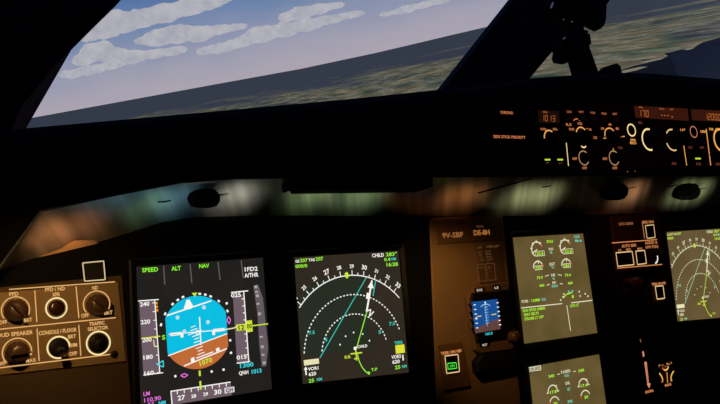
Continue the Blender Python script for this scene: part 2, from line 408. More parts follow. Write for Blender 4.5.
# --- engine and warning display
OL = (104, 87, 50); OL2 = (93, 78, 43)
ewq = Q((512.4, 237.6), (583, 233.4), (597.3, 332.9), (523.8, 343.8))
ew = display('engine_warning_display', 'tall olive engine display with four dial arcs and green warning lines', 'display', ewq, screenmat('ewd_glow', OL2, 1, OL))
OG = em((170, 240, 60)); OW = em((225, 222, 185)); OC = em((110, 215, 190)); OD = em((60, 52, 28))
def gauge(F, x, y, r, a0, a1, txt, needle=None, red=True, boxw=9):
    F.arc(x, y, r, a0, a1, 1.3, OW)
    if red: F.arc(x, y, r, a1, a1 + 18, 1.5, RED) if a1 < a0 else F.arc(x, y, r, a0, a0 + 22, 1.6, em((225, 110, 70)))
    if needle is not None:
        c = Vector(F.p(x, y)); my = mpp(x, y)[1]; d = Vector((math.cos(math.radians(needle)), math.sin(math.radians(needle)))); F.seg(c, c + d * (r + 1) * my, 1.1 * my, OW)
F = Flat()
for x, y, v in ((537, 249.5, '20.8'), (565.3, 247.3, '20.8')):
    gauge(F, x, y, 7.6, 20, 235, v, 205)
    for a in (50, 90, 130, 170): 
        c = Vector(F.p(x, y)); my = mpp(x, y)[1]; d = Vector((math.cos(math.radians(a)), math.sin(math.radians(a)))); F.seg(c + d * 6.5 * my, c + d * 9.5 * my, 1.1 * my, OW)
    F.box([(x - 2.2, y + 2), (x + 7, y + 1.4), (x + 7.6, y + 6), (x - 1.6, y + 6.7)], .6, OW); F.T(v, x + 2.6, y + 4.2, 3, OG, 7.2)
F.T('N1', 550.6, 249, 2.6, OW, 4); F.T('%', 550.8, 252.5, 2.4, OC, 2.4); F.T('IDLE', 549.6, 241.4, 2.6, OG, 6.5); F.T('CLB', 576.4, 236.6, 2.6, OC, 5.6); F.T('86.6', 578, 240.6, 2.6, OC, 6.5)
F.build('fan_speed_dials', ew)
F = Flat()
for x, y, v in ((538.2, 268, '390'), (566.4, 265.8, '384')):
    gauge(F, x, y, 6.8, 8, 178, v, None); F.L(x - .3, y - 8, x, y - 4, 1, OW)
    F.box([(x - 3.7, y - 1.8), (x + 3.6, y - 2.4), (x + 4, y + 1.4), (x - 3.3, y + 2)], .6, OW); F.T(v, x + .1, y - .2, 2.8, OG, 5.4)
F.T('EGT', 552, 264, 2.6, OW, 5.6); F.T('\u00b0C', 552.3, 267.4, 2.3, OC, 3.4)
F.build('exhaust_temperature_dials', ew)
F = Flat()
F.T('73.9', 539.6, 277.6, 2.7, OG, 6); F.T('73.4', 567.6, 275, 2.7, OG, 6); F.T('N2', 553, 275, 2.7, OW, 4); F.T('%', 553.4, 278.6, 2.2, OC, 2.4)
F.T('460', 541.6, 285.4, 2.7, OG, 5); F.T('460', 570, 283, 2.7, OG, 5); F.T('FF', 554, 282.8, 2.7, OW, 3.6); F.T('KG/H', 554.6, 286, 2.4, OC, 6)
for a in ((545, 276.4, 548.6, 275), (557.8, 274.5, 561.5, 275.4), (546.5, 285.2, 549.5, 284.2), (559.5, 283.6, 562.5, 284)): F.L(*a, .8, OW)
F.build('fuel_flow_text', ew)
F = Flat()
for x, y in ((560.5, 300), (562.8, 297), (579, 291.6), (580, 296), (585, 293.8), (587.6, 296.2), (563.5, 294)): F.disc(x, y, 1.0, OW)
F.PL([(563, 298), (566, 294.4), (572, 292.6)], 1.2, OG); F.T('1', 572.6, 296.6, 3, OG, 1.6); F.T('S F', 570.5, 291.6, 2.4, OC, 6)
F.build('flap_scale', ew)
F = Flat()
F.T('FOB :', 525.4, 301.2, 2.8, OW, 7.6); F.T('12080', 535.6, 300.2, 2.8, OG, 8.6); F.T('KG', 543.6, 299.3, 2.6, OC, 3.8)
F.L(521, 308, 562, 303.6, 1, OW); F.L(571, 302.8, 592, 300.4, 1, OW); F.L(566.6, 305.4, 570.4, 331, 1, OW)
F.T('GND SPLRS ARMED', 533.8, 309.4, 2.8, OG, 23); F.T('SEAT BELTS', 531.2, 313.9, 2.8, OG, 15); F.T('STROBE LT OFF', 533.8, 317.9, 2.8, OG, 19.5); F.T('LDG LT', 574.4, 305.3, 2.8, OG, 9)
F.build('warning_text', ew)

# --- system display, same size, below
dd = [sum(p[i] for p in Q((526.3, 367.7), (600.8, 353.8))) / 2 - sum(ewq[j][i] for j in (0, 1)) / 2 for i in (0, 1)]
sdq = [(p[0] + dd[0], p[1] + dd[1]) for p in ewq]
sd = display('system_display', 'olive system display under the engine display, cut off by the lower edge', 'display', sdq, screenmat('sd_glow', OL2, 1, (106, 89, 52)))
F = Flat()
F.poly([(527.5, 367.4), (540.6, 365.2), (541, 370.2), (528, 372)], em((215, 212, 180))); F.T('CRUISE', 534.3, 368.8, 3.2, em((60, 55, 40)), 11.6)
F.T('340', 551.2, 376, 3, OG, 6); F.T('340', 581, 370.4, 3, OG, 6); F.T('F.USED', 565.6, 371.4, 2.8, OW, 9.6); F.T('KG', 566.5, 375.4, 2.6, OC, 4)
F.L(557, 374.4, 559.6, 374, .8, OW); F.L(573, 371.6, 575.6, 371.2, .8, OW); F.T('OIL', 567.4, 383, 3, OW, 5); F.T('QT', 568.6, 389, 2.8, OC, 3.4); F.T('PSI', 569.8, 401.4, 2.8, OC, 4.6)
F.build('header_text', sd)
F = Flat()
for x, y, v in ((552.8, 392, '17.8'), (583.4, 385.6, '17.4')):
    F.arc(x, y, 7, 0, 180, 1.2, OW); F.T(v, x + .4, y - .2, 3, OG, 6.8)
    for a in (0, 45, 180):
        c = Vector(F.p(x, y)); my = mpp(x, y)[1]; d = Vector((math.cos(math.radians(a)), math.sin(math.radians(a)))); F.seg(c + d * 6 * my, c + d * 9 * my, 1.1 * my, OW)
for x, y, v in ((554.6, 403.6, '30'), (585.4, 397.2, '30')):
    F.arc(x, y, 7, 20, 160, 1.2, OW); F.arc(x, y, 7, 160, 185, 1.3, RED); F.T(v, x + .6, y - .2, 3, OG, 4)
F.build('oil_dials', sd)

# ---------------------------------------------------------------- main instrument panel sheet (setting-like, one thing)
S_ST = [(-70, 300), (0, 271), (34, 258), (97, 242.5), (125, 234), (161, 222.5), (193, 217.5), (242, 215.8), (286, 215.5), (430, 216), (500, 216), (600, 214.6), (720, 211), (860, 207)]
m = MB(); top = [q(x, y, -0.005) for x, y in S_ST]
low = -0.62
m.face([(p.x, p.y, -0.005) for p in top][::-1] + [(top[0].x, low, -0.005), (top[-1].x, low, -0.005)], PANEL)
m.face([(top[0].x, low, -0.005), (top[-1].x, low, -0.005), (top[-1].x, low, -0.03), (top[0].x, low, -0.03)], PANEL)
m.face([(p.x, p.y, -0.03) for p in top] + [(top[-1].x, low, -0.03), (top[0].x, low, -0.03)], PANEL)
PNL = tag(m.build('instrument_panel'), 'wide near-black main instrument panel carrying all the lit displays', 'instrument panel')

# ---------------------------------------------------------------- glareshield
LST = [(-70, 330), (0, 267), (40, 212), (110, 196.5), (180, 183), (232, 179), (280, 178), (430, 177.6), (600, 176), (720, 176), (860, 176.5)]
CR = [(-70, 137), (0, 131), (26, 128.2), (130, 119), (240, 109), (345, 99.4), (443, 89.4), (480, 84.5), (531, 78.2), (577, 74.8), (617, 72.6), (650, 73.5), (720, 79), (860, 92)]
def interp(st, x):
    for (a, b), (c, d) in zip(st, st[1:]):
        if a <= x <= c: return b + (d - b) * (x - a) / (c - a)
    return st[-1][1] if x > st[-1][0] else st[0][1]
ZL = 0.06
t = thing('glareshield', 'long black glareshield hood over the displays with glossy underside', 'glareshield', (0, 0.12, 0.06))
xs = sorted(set([a for a, _ in LST] + [a for a, _ in CR] + [60, 90, 150, 200, 320, 380, 500, 550]))
prof = []
for x in xs:
    cy = interp(CR, x); ly = interp(LST, x)
    c = q(x, cy, 0.0); f1 = q(x, cy + 5, 0.035); f2 = q(x, min(cy + 17, ly - 4), ZL); l = q(x, ly, ZL)
    back = Vector((c.x, c.y - 0.05 if x > 20 else c.y - .05, -0.36))
    l2 = l + Vector((0, 0.006, 0)); prof.append([back, c, f1, f2, l + Vector((0, .0035, .0015)), l, l + Vector((0, 0.001, -0.004))])
m = MB(); nP = len(prof[0])
V = [p for st in prof for p in st]; FF = []
for i in range(len(prof) - 1):
    for j in range(nP - 1): FF.append((i * nP + j, i * nP + j + 1, (i + 1) * nP + j + 1, (i + 1) * nP + j))
m.add(V, FF, PAD); pad = m.build('pad', t)
# glossy underside sloping from the lip back to the panel
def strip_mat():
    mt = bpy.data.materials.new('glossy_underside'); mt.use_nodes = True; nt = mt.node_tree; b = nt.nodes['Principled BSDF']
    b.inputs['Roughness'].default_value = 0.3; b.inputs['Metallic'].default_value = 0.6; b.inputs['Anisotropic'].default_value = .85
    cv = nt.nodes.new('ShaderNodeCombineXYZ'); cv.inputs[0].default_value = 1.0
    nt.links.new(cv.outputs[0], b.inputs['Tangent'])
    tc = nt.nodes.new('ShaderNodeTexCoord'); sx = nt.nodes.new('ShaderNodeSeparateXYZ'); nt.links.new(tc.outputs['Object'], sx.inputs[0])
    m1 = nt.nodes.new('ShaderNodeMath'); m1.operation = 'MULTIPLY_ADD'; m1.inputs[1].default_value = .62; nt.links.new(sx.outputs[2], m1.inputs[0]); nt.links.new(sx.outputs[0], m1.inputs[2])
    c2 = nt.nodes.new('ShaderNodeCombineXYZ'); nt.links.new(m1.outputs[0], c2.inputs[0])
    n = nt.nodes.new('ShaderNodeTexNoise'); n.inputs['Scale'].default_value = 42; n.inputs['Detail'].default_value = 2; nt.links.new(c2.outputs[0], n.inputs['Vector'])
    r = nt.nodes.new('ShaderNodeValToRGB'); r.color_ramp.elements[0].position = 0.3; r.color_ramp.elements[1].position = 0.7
    r.color_ramp.elements[0].color = (.20, .20, .19, 1); r.color_ramp.elements[1].color = (.62, .60, .57, 1)  # reflection streaks painted into the base colour
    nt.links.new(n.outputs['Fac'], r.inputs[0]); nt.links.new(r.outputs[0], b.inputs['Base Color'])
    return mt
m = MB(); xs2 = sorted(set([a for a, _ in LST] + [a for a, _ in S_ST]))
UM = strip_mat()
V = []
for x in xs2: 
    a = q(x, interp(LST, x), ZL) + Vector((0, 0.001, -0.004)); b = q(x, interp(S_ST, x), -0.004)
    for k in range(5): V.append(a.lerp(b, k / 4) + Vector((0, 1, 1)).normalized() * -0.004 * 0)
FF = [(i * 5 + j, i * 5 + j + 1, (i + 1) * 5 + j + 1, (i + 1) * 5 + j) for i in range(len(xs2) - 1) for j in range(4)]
m.add(V, FF, UM, True); tag(m.build('underside', t), 'glossy underside reflecting the displays, with painted reflection streaks')
# folded trim edge catching light along the captain side lip
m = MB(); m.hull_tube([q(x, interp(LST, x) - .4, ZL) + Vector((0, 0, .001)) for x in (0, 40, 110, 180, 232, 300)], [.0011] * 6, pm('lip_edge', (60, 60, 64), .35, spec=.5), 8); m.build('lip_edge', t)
# black pull-out box hanging below the lip
m = MB(); pts = quadpts([(291, 178.5), (431, 177.5), (431, 187), (425, 189.6), (302, 190.6), (296, 187)], 0.058)
m.prism([(p.x, p.y) for p in pts][::-1], 0.03, 0.064, PAD, 0.002); m.build('stowage_box', t)

def strip_point(px, py):
    """point on the glossy underside seen at this pixel"""
    a0 = q(px, interp(LST, px), ZL); b0 = q(px, interp(S_ST, px), -.004)
    f = (py - interp(LST, px)) / (interp(S_ST, px) - interp(LST, px))
    for _ in range(12):
        z = a0.z + (b0.z - a0.z) * f; p = q(px, py, z)
        f2 = (a0.y - p.y) / (a0.y - b0.y); f = f + (f2 - f) * .6
    return q(px, py, a0.z + (b0.z - a0.z) * f)
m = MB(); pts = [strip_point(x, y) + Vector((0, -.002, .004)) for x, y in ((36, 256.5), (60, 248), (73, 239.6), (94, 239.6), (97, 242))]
m.face(pts, pm('painted_glint_colour', (205, 178, 140), .5)); m.face([p + Vector((0, .001, -.001)) for p in pts][::-1], pm('painted_glint_colour', (205, 178, 140), .5)); tag(m.build('painted_glint_wedge', t), 'pale wedge painted as a lamp reflection at the left end of the underside')  # added pale sheet standing in for a lamp reflection on the strip
# air outlets set into the underside
def vent(px, py, w, h, label):
    c = strip_point(px, py); mx, my = mpp(px, py, c.z); t = thing('air_outlet', label, 'air vent', c, 'round black air outlets under the glareshield')
    n = Vector((0, -.55, .84)); up = Vector((0, .84, .55)); rt = Vector((1, 0, 0))
    W, H = w * mx / 2, h * my / 2 / .84 * .8
    def P(a, b, d): return c + rt * a + up * b + n * d
    shape = [(-.95, -.35), (-.8, -.85), (-.3, -1), (.35, -1), (.85, -.75), (1, -.2), (.92, .45), (.6, .9), (0, 1), (-.6, .92), (-.95, .4)]
    m = MB(); K = len(shape); V = []; FF = []
    for s, d in ((1, -.002), (1, .007), (.86, .011), (.8, .006), (.5, .001)):
        V += [P(a * W * s, b * H * s, d) for a, b in shape]
    for k in range(4): FF += [(k * K + i, k * K + (i + 1) % K, (k + 1) * K + (i + 1) % K, (k + 1) * K + i) for i in range(K)]
    FF.append(tuple(range(4 * K, 5 * K))); m.add(V, FF, PAD); m.build('housing', t)
    m = MB()
    for k in (-.35, 0, .35): m.add([P(-.75 * W, (k - .06) * H, .004), P(.75 * W, (k - .06) * H, .004), P(.75 * W, (k + .06) * H, .0095), P(-.75 * W, (k + .06) * H, .0095), P(-.75 * W, (k - .02) * H, .003), P(.75 * W, (k - .02) * H, .003)], [(0, 1, 2, 3), (0, 1, 5, 4), (3, 2, 5, 4)], BLACK)
    tag(m.build('louvre', t), kind=None)
    m = MB(); m.hull_tube([P(.5 * W, .55 * H, .01), P(1.0 * W, .75 * H, .013), P(1.35 * W, .8 * H, .012)], [.001, .0008, .0004], METAL, 6); m.build('lever', t)
vent(203, 196.5, 31, 20, 'black oval air outlet under the hood above the artificial horizon display')
vent(613, 190.5, 24, 18, 'black oval air outlet above the landing gear panel')
vent(685.5, 191, 23, 17, 'black oval air outlet above the navigation display at right edge')
m = MB(); a = q(287.5, 187.5, .05); 
p4 = quadpts([(284, 185), (296, 181.5), (299, 185.5), (289, 191)], .05); m.prism([(p.x, p.y) for p in p4][::-1], .035, .055, BLACK, .0015)
tag(m.build('latch', origin=a), 'small black angled latch at the left end of the black stowage box', 'latch')
m = MB(); m.hull_tube([q(478, 193, .05), q(495, 188.5, .056), q(512, 184, .06), q(531, 178.5, .064)], [.0011, .0013, .0013, .001], BLACK, 8)
tag(m.build('black_cable'), 'thin straight black cable crossing the hood underside above the registration placard', 'cable')
for i, (a, b, l) in enumerate((((541, 186.4), (550, 184.6), 'short dark clip on the hood underside above the engine display'), ((667, 186), (676, 184), 'short dark clip left of the air outlet at right edge'), ((157, 201), (170, 199.4), 'short dark clip left of the air outlet above artificial horizon'))):
    A = strip_point(*a); B = strip_point(*b); n = Vector((0, -.55, .84)) * .003
    m = MB(); m.hull_tube([A + n, A.lerp(B, .5) + n * 1.3, B + n], [.0009, .0012, .0009], BLACK, 8)
    tag(m.build('clip', origin=A), l, 'clip')

# ---------------------------------------------------------------- knobs
def knob(parent, px, py, r, z, mat, ang=None, h=0.014, label=None, fin=True):
    c = q(px, py, z); rm = r * mpp(px, py, z)[1]
    m = MB(); m.lathe((c.x, c.y, z), [(rm * 1.05, 0), (rm * 1.05, h * .25), (rm * .92, h * .32), (rm * .82, h * .92), (rm * .72, h), (rm * .3, h)], mat, 36, .06, 12)
    if fin:
        t = math.radians(ang if ang is not None else 0); d = Vector((math.cos(t), math.sin(t), 0)); s = Vector((-d.y, d.x, 0)) * rm * .17; C0 = Vector((c.x, c.y, z + h))
        A, B = C0 - d * rm * .78, C0 + d * rm * .95; u = Vector((0, 0, h * .38))
        m.add([A - s, A + s, B + s * .6, B - s * .6, A - s * .7 + u, A + s * .7 + u, B + s * .4 + u * .7, B - s * .4 + u * .7], [(4, 5, 6, 7), (0, 4, 7, 3), (1, 2, 6, 5), (0, 1, 5, 4), (3, 7, 6, 2)], mat)
    o = m.build('knob', parent)
    if label: o['label'] = label
    return o

# ---------------------------------------------------------------- captain lighting panel
BP = Q((-40, 296), (119, 281.8), (127, 361.5), (-40, 380))
t = thing('lighting_control_panel', 'warm-lit brown control panel with white-ringed knobs left of the displays', 'control panel', (sum(p[0] for p in BP) / 4, BP[2][1], 0))
m = MB(); m.prism(BP[::-1], -0.005, 0.0, BROWN, .0012); m.build('faceplate', t)
F = Flat(lift=.0003)
F.L(9, 289.5, 115, 281.8, 1.1, LEG); F.L(-10, 330.2, 116, 317.6, 1.1, LEG); F.L(-10, 369, 110, 354.4, 1.1, LEG)
for a in ((34.7, 290.5, 36.8, 322), (76, 286.5, 78.8, 318), (37, 328.5, 39, 361), (78.7, 325, 80.8, 356)): F.L(*a, 1, LEG)
for tx, x, y, h, w in (('PFD', 13.8, 294, 3.8, 9), ('PFD / ND', 55, 289, 3.8, 20), ('XFR', 56, 294.4, 3.8, 8), ('ND', 95, 287.8, 3.8, 5.6), ('OFF', 3, 322.2, 3.8, 8), ('BRT', 28, 320, 3.8, 8.4), ('OFF', 85, 315.4, 3.8, 8), ('BRT', 108.3, 312.6, 3.8, 8.4),
    ('LOUD SPEAKER', 13.6, 334, 4, 39), ('OFF', 1.5, 363.6, 3.8, 8), ('MAX', 31, 360.4, 3.8, 10), ('CONSOLE / FLOOR', 57.8, 331.4, 4, 38), ('BRT', 72, 336.4, 3.8, 8), ('DIM', 73, 345, 3.8, 8), ('OFF', 73, 353.6, 3.8, 8),
    ('TRAFFIC', 96.8, 323.4, 3.6, 15.5), ('SELECTOR', 97.8, 328.2, 3.6, 20.5)): F.T(tx, x, y, h, LEG, w)
F.arc(15.5, 310, 13.2, -25, 215, 1.1, LEG); F.arc(96.6, 304, 13, -30, 215, 1.1, LEG); F.arc(17, 352, 13.8, -20, 222, 1.2, LEG); F.poly([(29.4, 351), (32.2, 351), (30, 356)], LEG)
F.L(21, 351.5, 30, 351, .8, ORG)
F.build('legend', t)
F = Flat(lift=.0006)
for fn, a in (('ring', (56.3, 308, 10, 1.5, LEGB)), ('arc', (58.5, 347.4, 10.8, 0, 280, 1.6, LEGB)), ('ring', (98.3, 343, 11.6, 1.6, LEGB))):
    F = Flat(lift=.0006); getattr(F, fn)(*a); F.build('switch_ring', t)
knob(t, 15.5, 310.5, 11, 0, KNOB, -50, .016); knob(t, 96.8, 305, 10.5, 0, KNOB, -45, .016, ); knob(t, 17, 353, 11.2, 0, KNOB, 0, .016)
def well(px, py, r, name, mat, h=.004):
    c = q(px, py, 0); rm = r * mpp(px, py)[1]; m = MB()
    m.lathe((c.x, c.y, 0.0006), [(rm, 0), (rm, h * .6), (rm * .85, h), (rm * .5, h * 1.1), (rm * .1, h * 1.15)], mat, 28); return m.build(name, t)
well(56.3, 308, 8, 'push_button', pm('button_dark_red', (46, 20, 14), .25, spec=.8)); well(98.3, 343, 9.6, 'selector_base', KNOBD, .003)
knob(t, 98, 344, 5.4, .003, KNOBD, 60, .007)
well(58.5, 347.4, 9.4, 'switch_base', KNOBD, .002)
c = q(58.5, 349, 0); m = MB(); m.hull_tube([(c.x, c.y, 0), (c.x, c.y - .001, .012), (c.x, c.y - .004, .02)], [.0028, .0032, .0042], pm('toggle_metal', (80, 66, 54), .3, metal=.5), 12); m.build('toggle', t)
for x, y in ((114.2, 354.5),):
    c = q(x, y, 0); m = MB(); m.lathe((c.x, c.y, 0), [(.0042, 0), (.0042, .0008), (.0036, .0014), (.001, .0012)], SCREW, 20); m.face([(c.x - .003, c.y - .0005, .0017), (c.x + .003, c.y - .0005, .0017), (c.x + .003, c.y + .0005, .0017), (c.x - .003, c.y + .0005, .0017)], BLACK); m.build('screw', t)
# lower brown skirt of the panel around it
SK = Q((-40, 291), (123, 275), (135, 440), (-40, 460))
m = MB(); m.prism(SK[::-1], -0.0049, -0.0022, pm('side_paint_dimmed', (74, 58, 38), .7, spec=.2, noise=.15, nscale=30), .001); tag(m.build('side_panel', PNL), 'plain brown area around the knob panel with dim light painted in')  # lamp falloff put into the darker base colour
m = MB(); 
t = thing('annunciator_button', 'square unlit button with pale outline above the ringed knob panel', 'button', q(94, 271, 0))
BQ = Q((82.2, 262.6), (104, 260.6), (105.6, 280), (84.2, 281.8)); m = MB(); m.prism([(p[0], p[1]) for p in BQ][::-1], -.004, .003, BLACK, .0006); m.build('cap', t)
F = Flat(z=.003, lift=.0002); F.box([(82.6, 263), (103.6, 261), (105.2, 279.6), (84.6, 281.2)], 1.2, em((214, 190, 146))); F.build('outline', t)

# ---------------------------------------------------------------- centre brown panel
CB = Q((431, 217.5), (503, 214.5), (524, 430), (440, 440))
m = MB(); m.prism(CB[::-1], -0.0049, -0.001, BROWN, .001); tag(m.build('centre_panel', PNL), 'warm-lit brown area between navigation and engine displays')
t = thing('registration_placard', 'dim brown placard reading 9V-SBF above the small standby display', 'placard', q(466, 230, 0))
PQ = Q((434, 221), (500, 217.5), (503, 239.6), (437, 244.4)); m = MB(); m.prism([p for p in PQ][::-1], -.001, .0015, BROWND, .0006); m.build('plate', t)
F = Flat(z=.0015, lift=.0002); F.T('9V-SBF', 452.6, 235, 5.2, em((150, 98, 50)), 21); F.T('DE-8H', 481.6, 232.4, 5.2, em((168, 108, 52)), 16); F.T('SELCAL', 480, 226.4, 2, DIMT, 7); F.build('lettering', t)
t = thing('engraved_placard', 'faint engraved table of small text right above the standby display', 'placard', q(488, 262, 0))
m = MB(); m.prism(Q((476, 246), (502, 244), (505, 281), (480, 283.6))[::-1], -.001, .0006, BROWND, .0003); m.build('plate', t)
F = Flat(z=.0006, lift=.0002)
F.T('UNIT', 479.8, 247.6, 2.2, DIMT, 5); F.T('SPEED LIMIT', 493, 246.4, 2.2, DIMT, 13)
for r in range(4):
    F.T('FLAP', 480 + r * .6, 252 + r * 2.8, 1.8, DIMT, 4); F.T('240 KT', 487.6 + r * .6, 251.4 + r * 2.8, 1.8, DIMT, 6)
F.box([(477, 264.6), (484.5, 264), (486.4, 280.6), (479, 281.4)], .6, DIMT); F.box([(486, 263.8), (494, 263.2), (496, 279.8), (488, 280.4)], .6, DIMT); F.T('1+F', 481, 268, 2, DIMT, 4); F.T('2', 489, 267.4, 2, DIMT, 2)
F.build('lettering', t)
# standby instrument
t = thing('standby_display', 'small standby horizon display with blue screen in the brown centre panel', 'display', q(487, 318, 0))
m = MB(); m.prism(Q((464.5, 298), (471.5, 287.5), (475, 285.4), (500, 282.6), (504.5, 284.6), (508, 291), (514, 343), (509, 350.5), (478, 354), (472, 350))[::-1], -.001, .007, BROWND, .002); m.build('housing', t)
m = MB(); m.prism(Q((467.5, 294), (505, 289.8), (509, 337), (472.8, 341.8))[::-1], .006, .0105, BEZEL, .001); m.build('bezel', t)
F = Flat(z=.0105, lift=.0003)
SQ = [(471.5, 302), (497.3, 299), (500.4, 329), (475.2, 333.4)]
F.poly(SQ, em((24, 78, 145))); F.poly([(474.6, 328.6), (499.4, 318), (500.4, 329), (475.2, 333.4)], em((98, 66, 62)))
F.build('screen', t)
F = Flat(z=.0105, lift=.0007); PB = em((150, 195, 225))
F.L(484.6, 304, 487, 326, .7, PB)
for i in range(8): F.L(483.5 + i * .25, 305 + i * 2.6, 487.3 + i * .25, 304.4 + i * 2.6, .5, PB)
F.arc(486, 314, 10, 50, 130, .8, PB); F.L(476.5, 316.6, 481, 316, 1.1, em((200, 200, 120))); F.L(491, 314.8, 496, 314, 1.1, em((200, 200, 120)))
for i in range(6):
    F.L(473.2 + i * .5, 305 + i * 4.6, 475.4 + i * .5, 304.8 + i * 4.6, .9, W_); F.L(496 + i * .5, 303 + i * 4.4, 498.2 + i * .5, 302.6 + i * 4.4, .9, W_)
F.disc(476, 318.4, 1.1, W_); F.disc(484.8, 302.6, 1, W_); F.T('1013', 488.6, 333.6, 2.6, CY, 7)
F.build('symbology', t)
F = Flat(z=.007, lift=.0004); 
for x, y, w, tx in ((479.4, 290, 10.5, 'BUGS'), (496.4, 287.6, 7.6, 'LS')):
    F.poly([(x - w / 2, y - 2.2), (x + w / 2, y - 3), (x + w / 2 + .4, y + 1.6), (x - w / 2 + .4, y + 2.6)], BLACK); F.T(tx, x, y, 2.4, em((205, 190, 170)), w * .55)
F.poly([(479.5, 343), (489.5, 341.8), (490, 346.4), (480, 347.8)], BLACK); F.T('RST', 484.8, 344.8, 2.4, em((205, 190, 170)), 5)
F.build('button_labels', t)
for y in (305, 313, 321, 329):
    for x, dx in ((469.6, 1.6), ):
        m = MB(); c = q(x + (y - 305) * .1, y, .0105); m.lathe((c.x, c.y, .0105), [(.0022, 0), (.0022, .0015), (.0015, .002)], BLACK, 12); m.build('side_button', t)
c = q(509.5, 336.5, .006); m = MB(); m.lathe((c.x, c.y, .006), [(.0075, 0), (.0082, .006), (.0078, .014), (.006, .017), (.002, .0175)], pm('standby_knob', (96, 62, 40), .45), 28, .05, 14); m.build('knob', t)
m = MB(); m.prism(Q((472, 362), (477, 355), (512, 350.5), (514, 357), (514, 365), (473, 372.5))[::-1], -.002, .011, BLACK, .002)  # solid black block put where the display's shadow falls
tag(m.build('shadow_block', origin=q(492, 362, 0)), 'black angular block standing for the shadow below the small standby display', 'shadow block')
# terrain switch
def terr(pts, tx, txp, btn, txw, on, label, plate_m, z=0, outl=BUT, txm=ORG, th=3.0):
    t = thing('terrain_switch', label, 'switch', (*pts[3], 0))
    m = MB(); m.prism(pts[::-1], -.001, .0022, plate_m, .0008); m.build('plate', t)
    F = Flat(z=.0022, lift=.0003); F.T(tx, *txp, th, txm, txw); F.build('legend', t)
    bq = [(p.x, p.y) for p in quadpts(btn, .004)]; m = MB(); m.prism(bq[::-1], .002, .005, BLACK, .0005); m.build('push_button', t)
    F = Flat(z=.005, lift=.0003); F.box(btn, 1.2, outl)
    if on:
        F.box([(447.4, 363.4), (456, 362.6), (456.6, 368.2), (448, 369.2)], 1, GRB); F.T('ON', 452, 365.9, 2.8, GRB, 4.8)
    F.build('outline', t); return t
terr(Q((438, 345), (461, 341.5), (470, 386), (444, 391)), 'TERR ON ND', (451.2, 352), [(444.8, 356), (457.8, 354.4), (459.4, 371.6), (446.6, 373.4)], 21, True, 'terrain switch with lit green ON box below the placards', BROWND)
for x, y in ((463.4, 383.4), (459.5, 346)):
    pass

# ---------------------------------------------------------------- landing gear panel
t = thing('gear_brake_panel', 'dim landing gear and auto brake panel with white-outlined buttons', 'control panel', q(636, 262, 0))
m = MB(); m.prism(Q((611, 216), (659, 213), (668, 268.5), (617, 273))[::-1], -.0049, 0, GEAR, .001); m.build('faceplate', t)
F = Flat(lift=.0003); OD2 = em((204, 128, 76)); OD3 = em((150, 92, 56))
F.T('LDG GEAR', 626, 223.6, 2.8, OD3, 14.5); F.L(642, 221, 644.4, 238.4, .8, OD2); F.T('BRK FAN', 648.2, 222, 2.8, OD2, 10.5)
F.L(611.6, 243, 657, 239.6, 1, OD2); F.T('AUTO BRK', 629, 245.6, 3, OD2, 15); F.T('A/SKID &', 651, 242.6, 2.8, OD2, 12.5); F.T('N/W STRG', 651.8, 246.8, 2.8, OD2, 12.5)
F.T('LO', 619.6, 250.2, 2.2, OD2, 3); F.T('MED', 628.4, 249.5, 2.2, OD2, 4.6); F.T('MAX', 639.8, 248.6, 2.2, OD2, 5); F.L(617, 268.2, 662, 264.4, 1, OD2)
F.build('legend', t)
def gbtn(btn, w=1.1):
    m = MB(); m.prism([(p.x, p.y) for p in quadpts(btn, .002)][::-1], 0, .0025, BLACK, .0004); b = m.build('push_button', t)
    F = Flat(z=.0025, lift=.0002); F.box(btn, w, BUT); F.build('outline', b)
gbtn([(645.2, 225.6), (653.6, 224.8), (655.2, 237.4), (647, 238.4)], .9)
gbtn([(615.8, 252.8), (632, 251.4), (634, 264.6), (617.6, 266.4)]); gbtn([(635.6, 251.2), (644.6, 250.4), (646.4, 263.4), (637.4, 264.6)])
F = Flat(lift=.0005); F.arc(653.6, 257.6, 6, -80, 60, 1.5, W_); F.build('switch_arc', t)
c = q(656, 252, .0); m = MB(); m.hull_tube([q(652, 257, 0), q(656, 253.6, .012), q(661.5, 250.6, .022)], [.004, .004, .006], KNOBD, 12); m.build('toggle', t)
terr(Q((650, 279.4), (668, 277.6), (671, 301), (653, 303.6)), 'TERR ON ND', (658.6, 283.6), [(655, 286.4), (662.8, 285.6), (664.6, 298.2), (657, 299.2)], 14, False, 'unlit terrain switch with pale outline left of the right olive map display', GEAR, th=2.6)
# gear lever
t = thing('landing_gear_lever', 'dark red landing gear lever with wheel-shaped grip below the auto brake buttons', 'lever', q(634, 300, 0))
GL = pm('lever_red', (58, 22, 18), .5, spec=.3)
m = MB(); m.prism(Q((616, 277), (648, 274.6), (655, 350), (622, 354))[::-1], -.0049, -.0008, KNOBD, .001); m.build('slot_plate', t)
m = MB(); m.hull_tube([q(636, 318, 0), q(634, 300, .02), q(633, 288, .035)], [.005, .005, .006], KNOBD, 12); m.build('arm', t)
m = MB(); g = q(633, 286, .04)
V = []; FF = []; n = 24
for k, xx in enumerate((-.014, -.012, -.004, .004, .012, .014)):
    rr = (.008, .014, .012, .012, .014, .008)[k]
    for i in range(n): a = 2 * PI * i / n; V.append((g.x + xx, g.y + rr * math.cos(a), g.z + rr * math.sin(a)))
for k in range(5): FF += [(k * n + i, k * n + (i + 1) % n, (k + 1) * n + (i + 1) % n, (k + 1) * n + i) for i in range(n)]
FF += [tuple(range(n)), tuple(range(5 * n, 6 * n))]; m.add(V, FF, GL, True); m.build('grip', t)
t = thing('gear_position_arrow', 'lit orange downward arrow marked DOWN right of the system display', 'marking', q(646, 370, 0))
m = MB(); m.prism(Q((636, 333), (645, 332), (655.5, 396), (642.5, 398))[::-1], -.0049, -.0006, GEAR, .0006); m.build('plate', t)
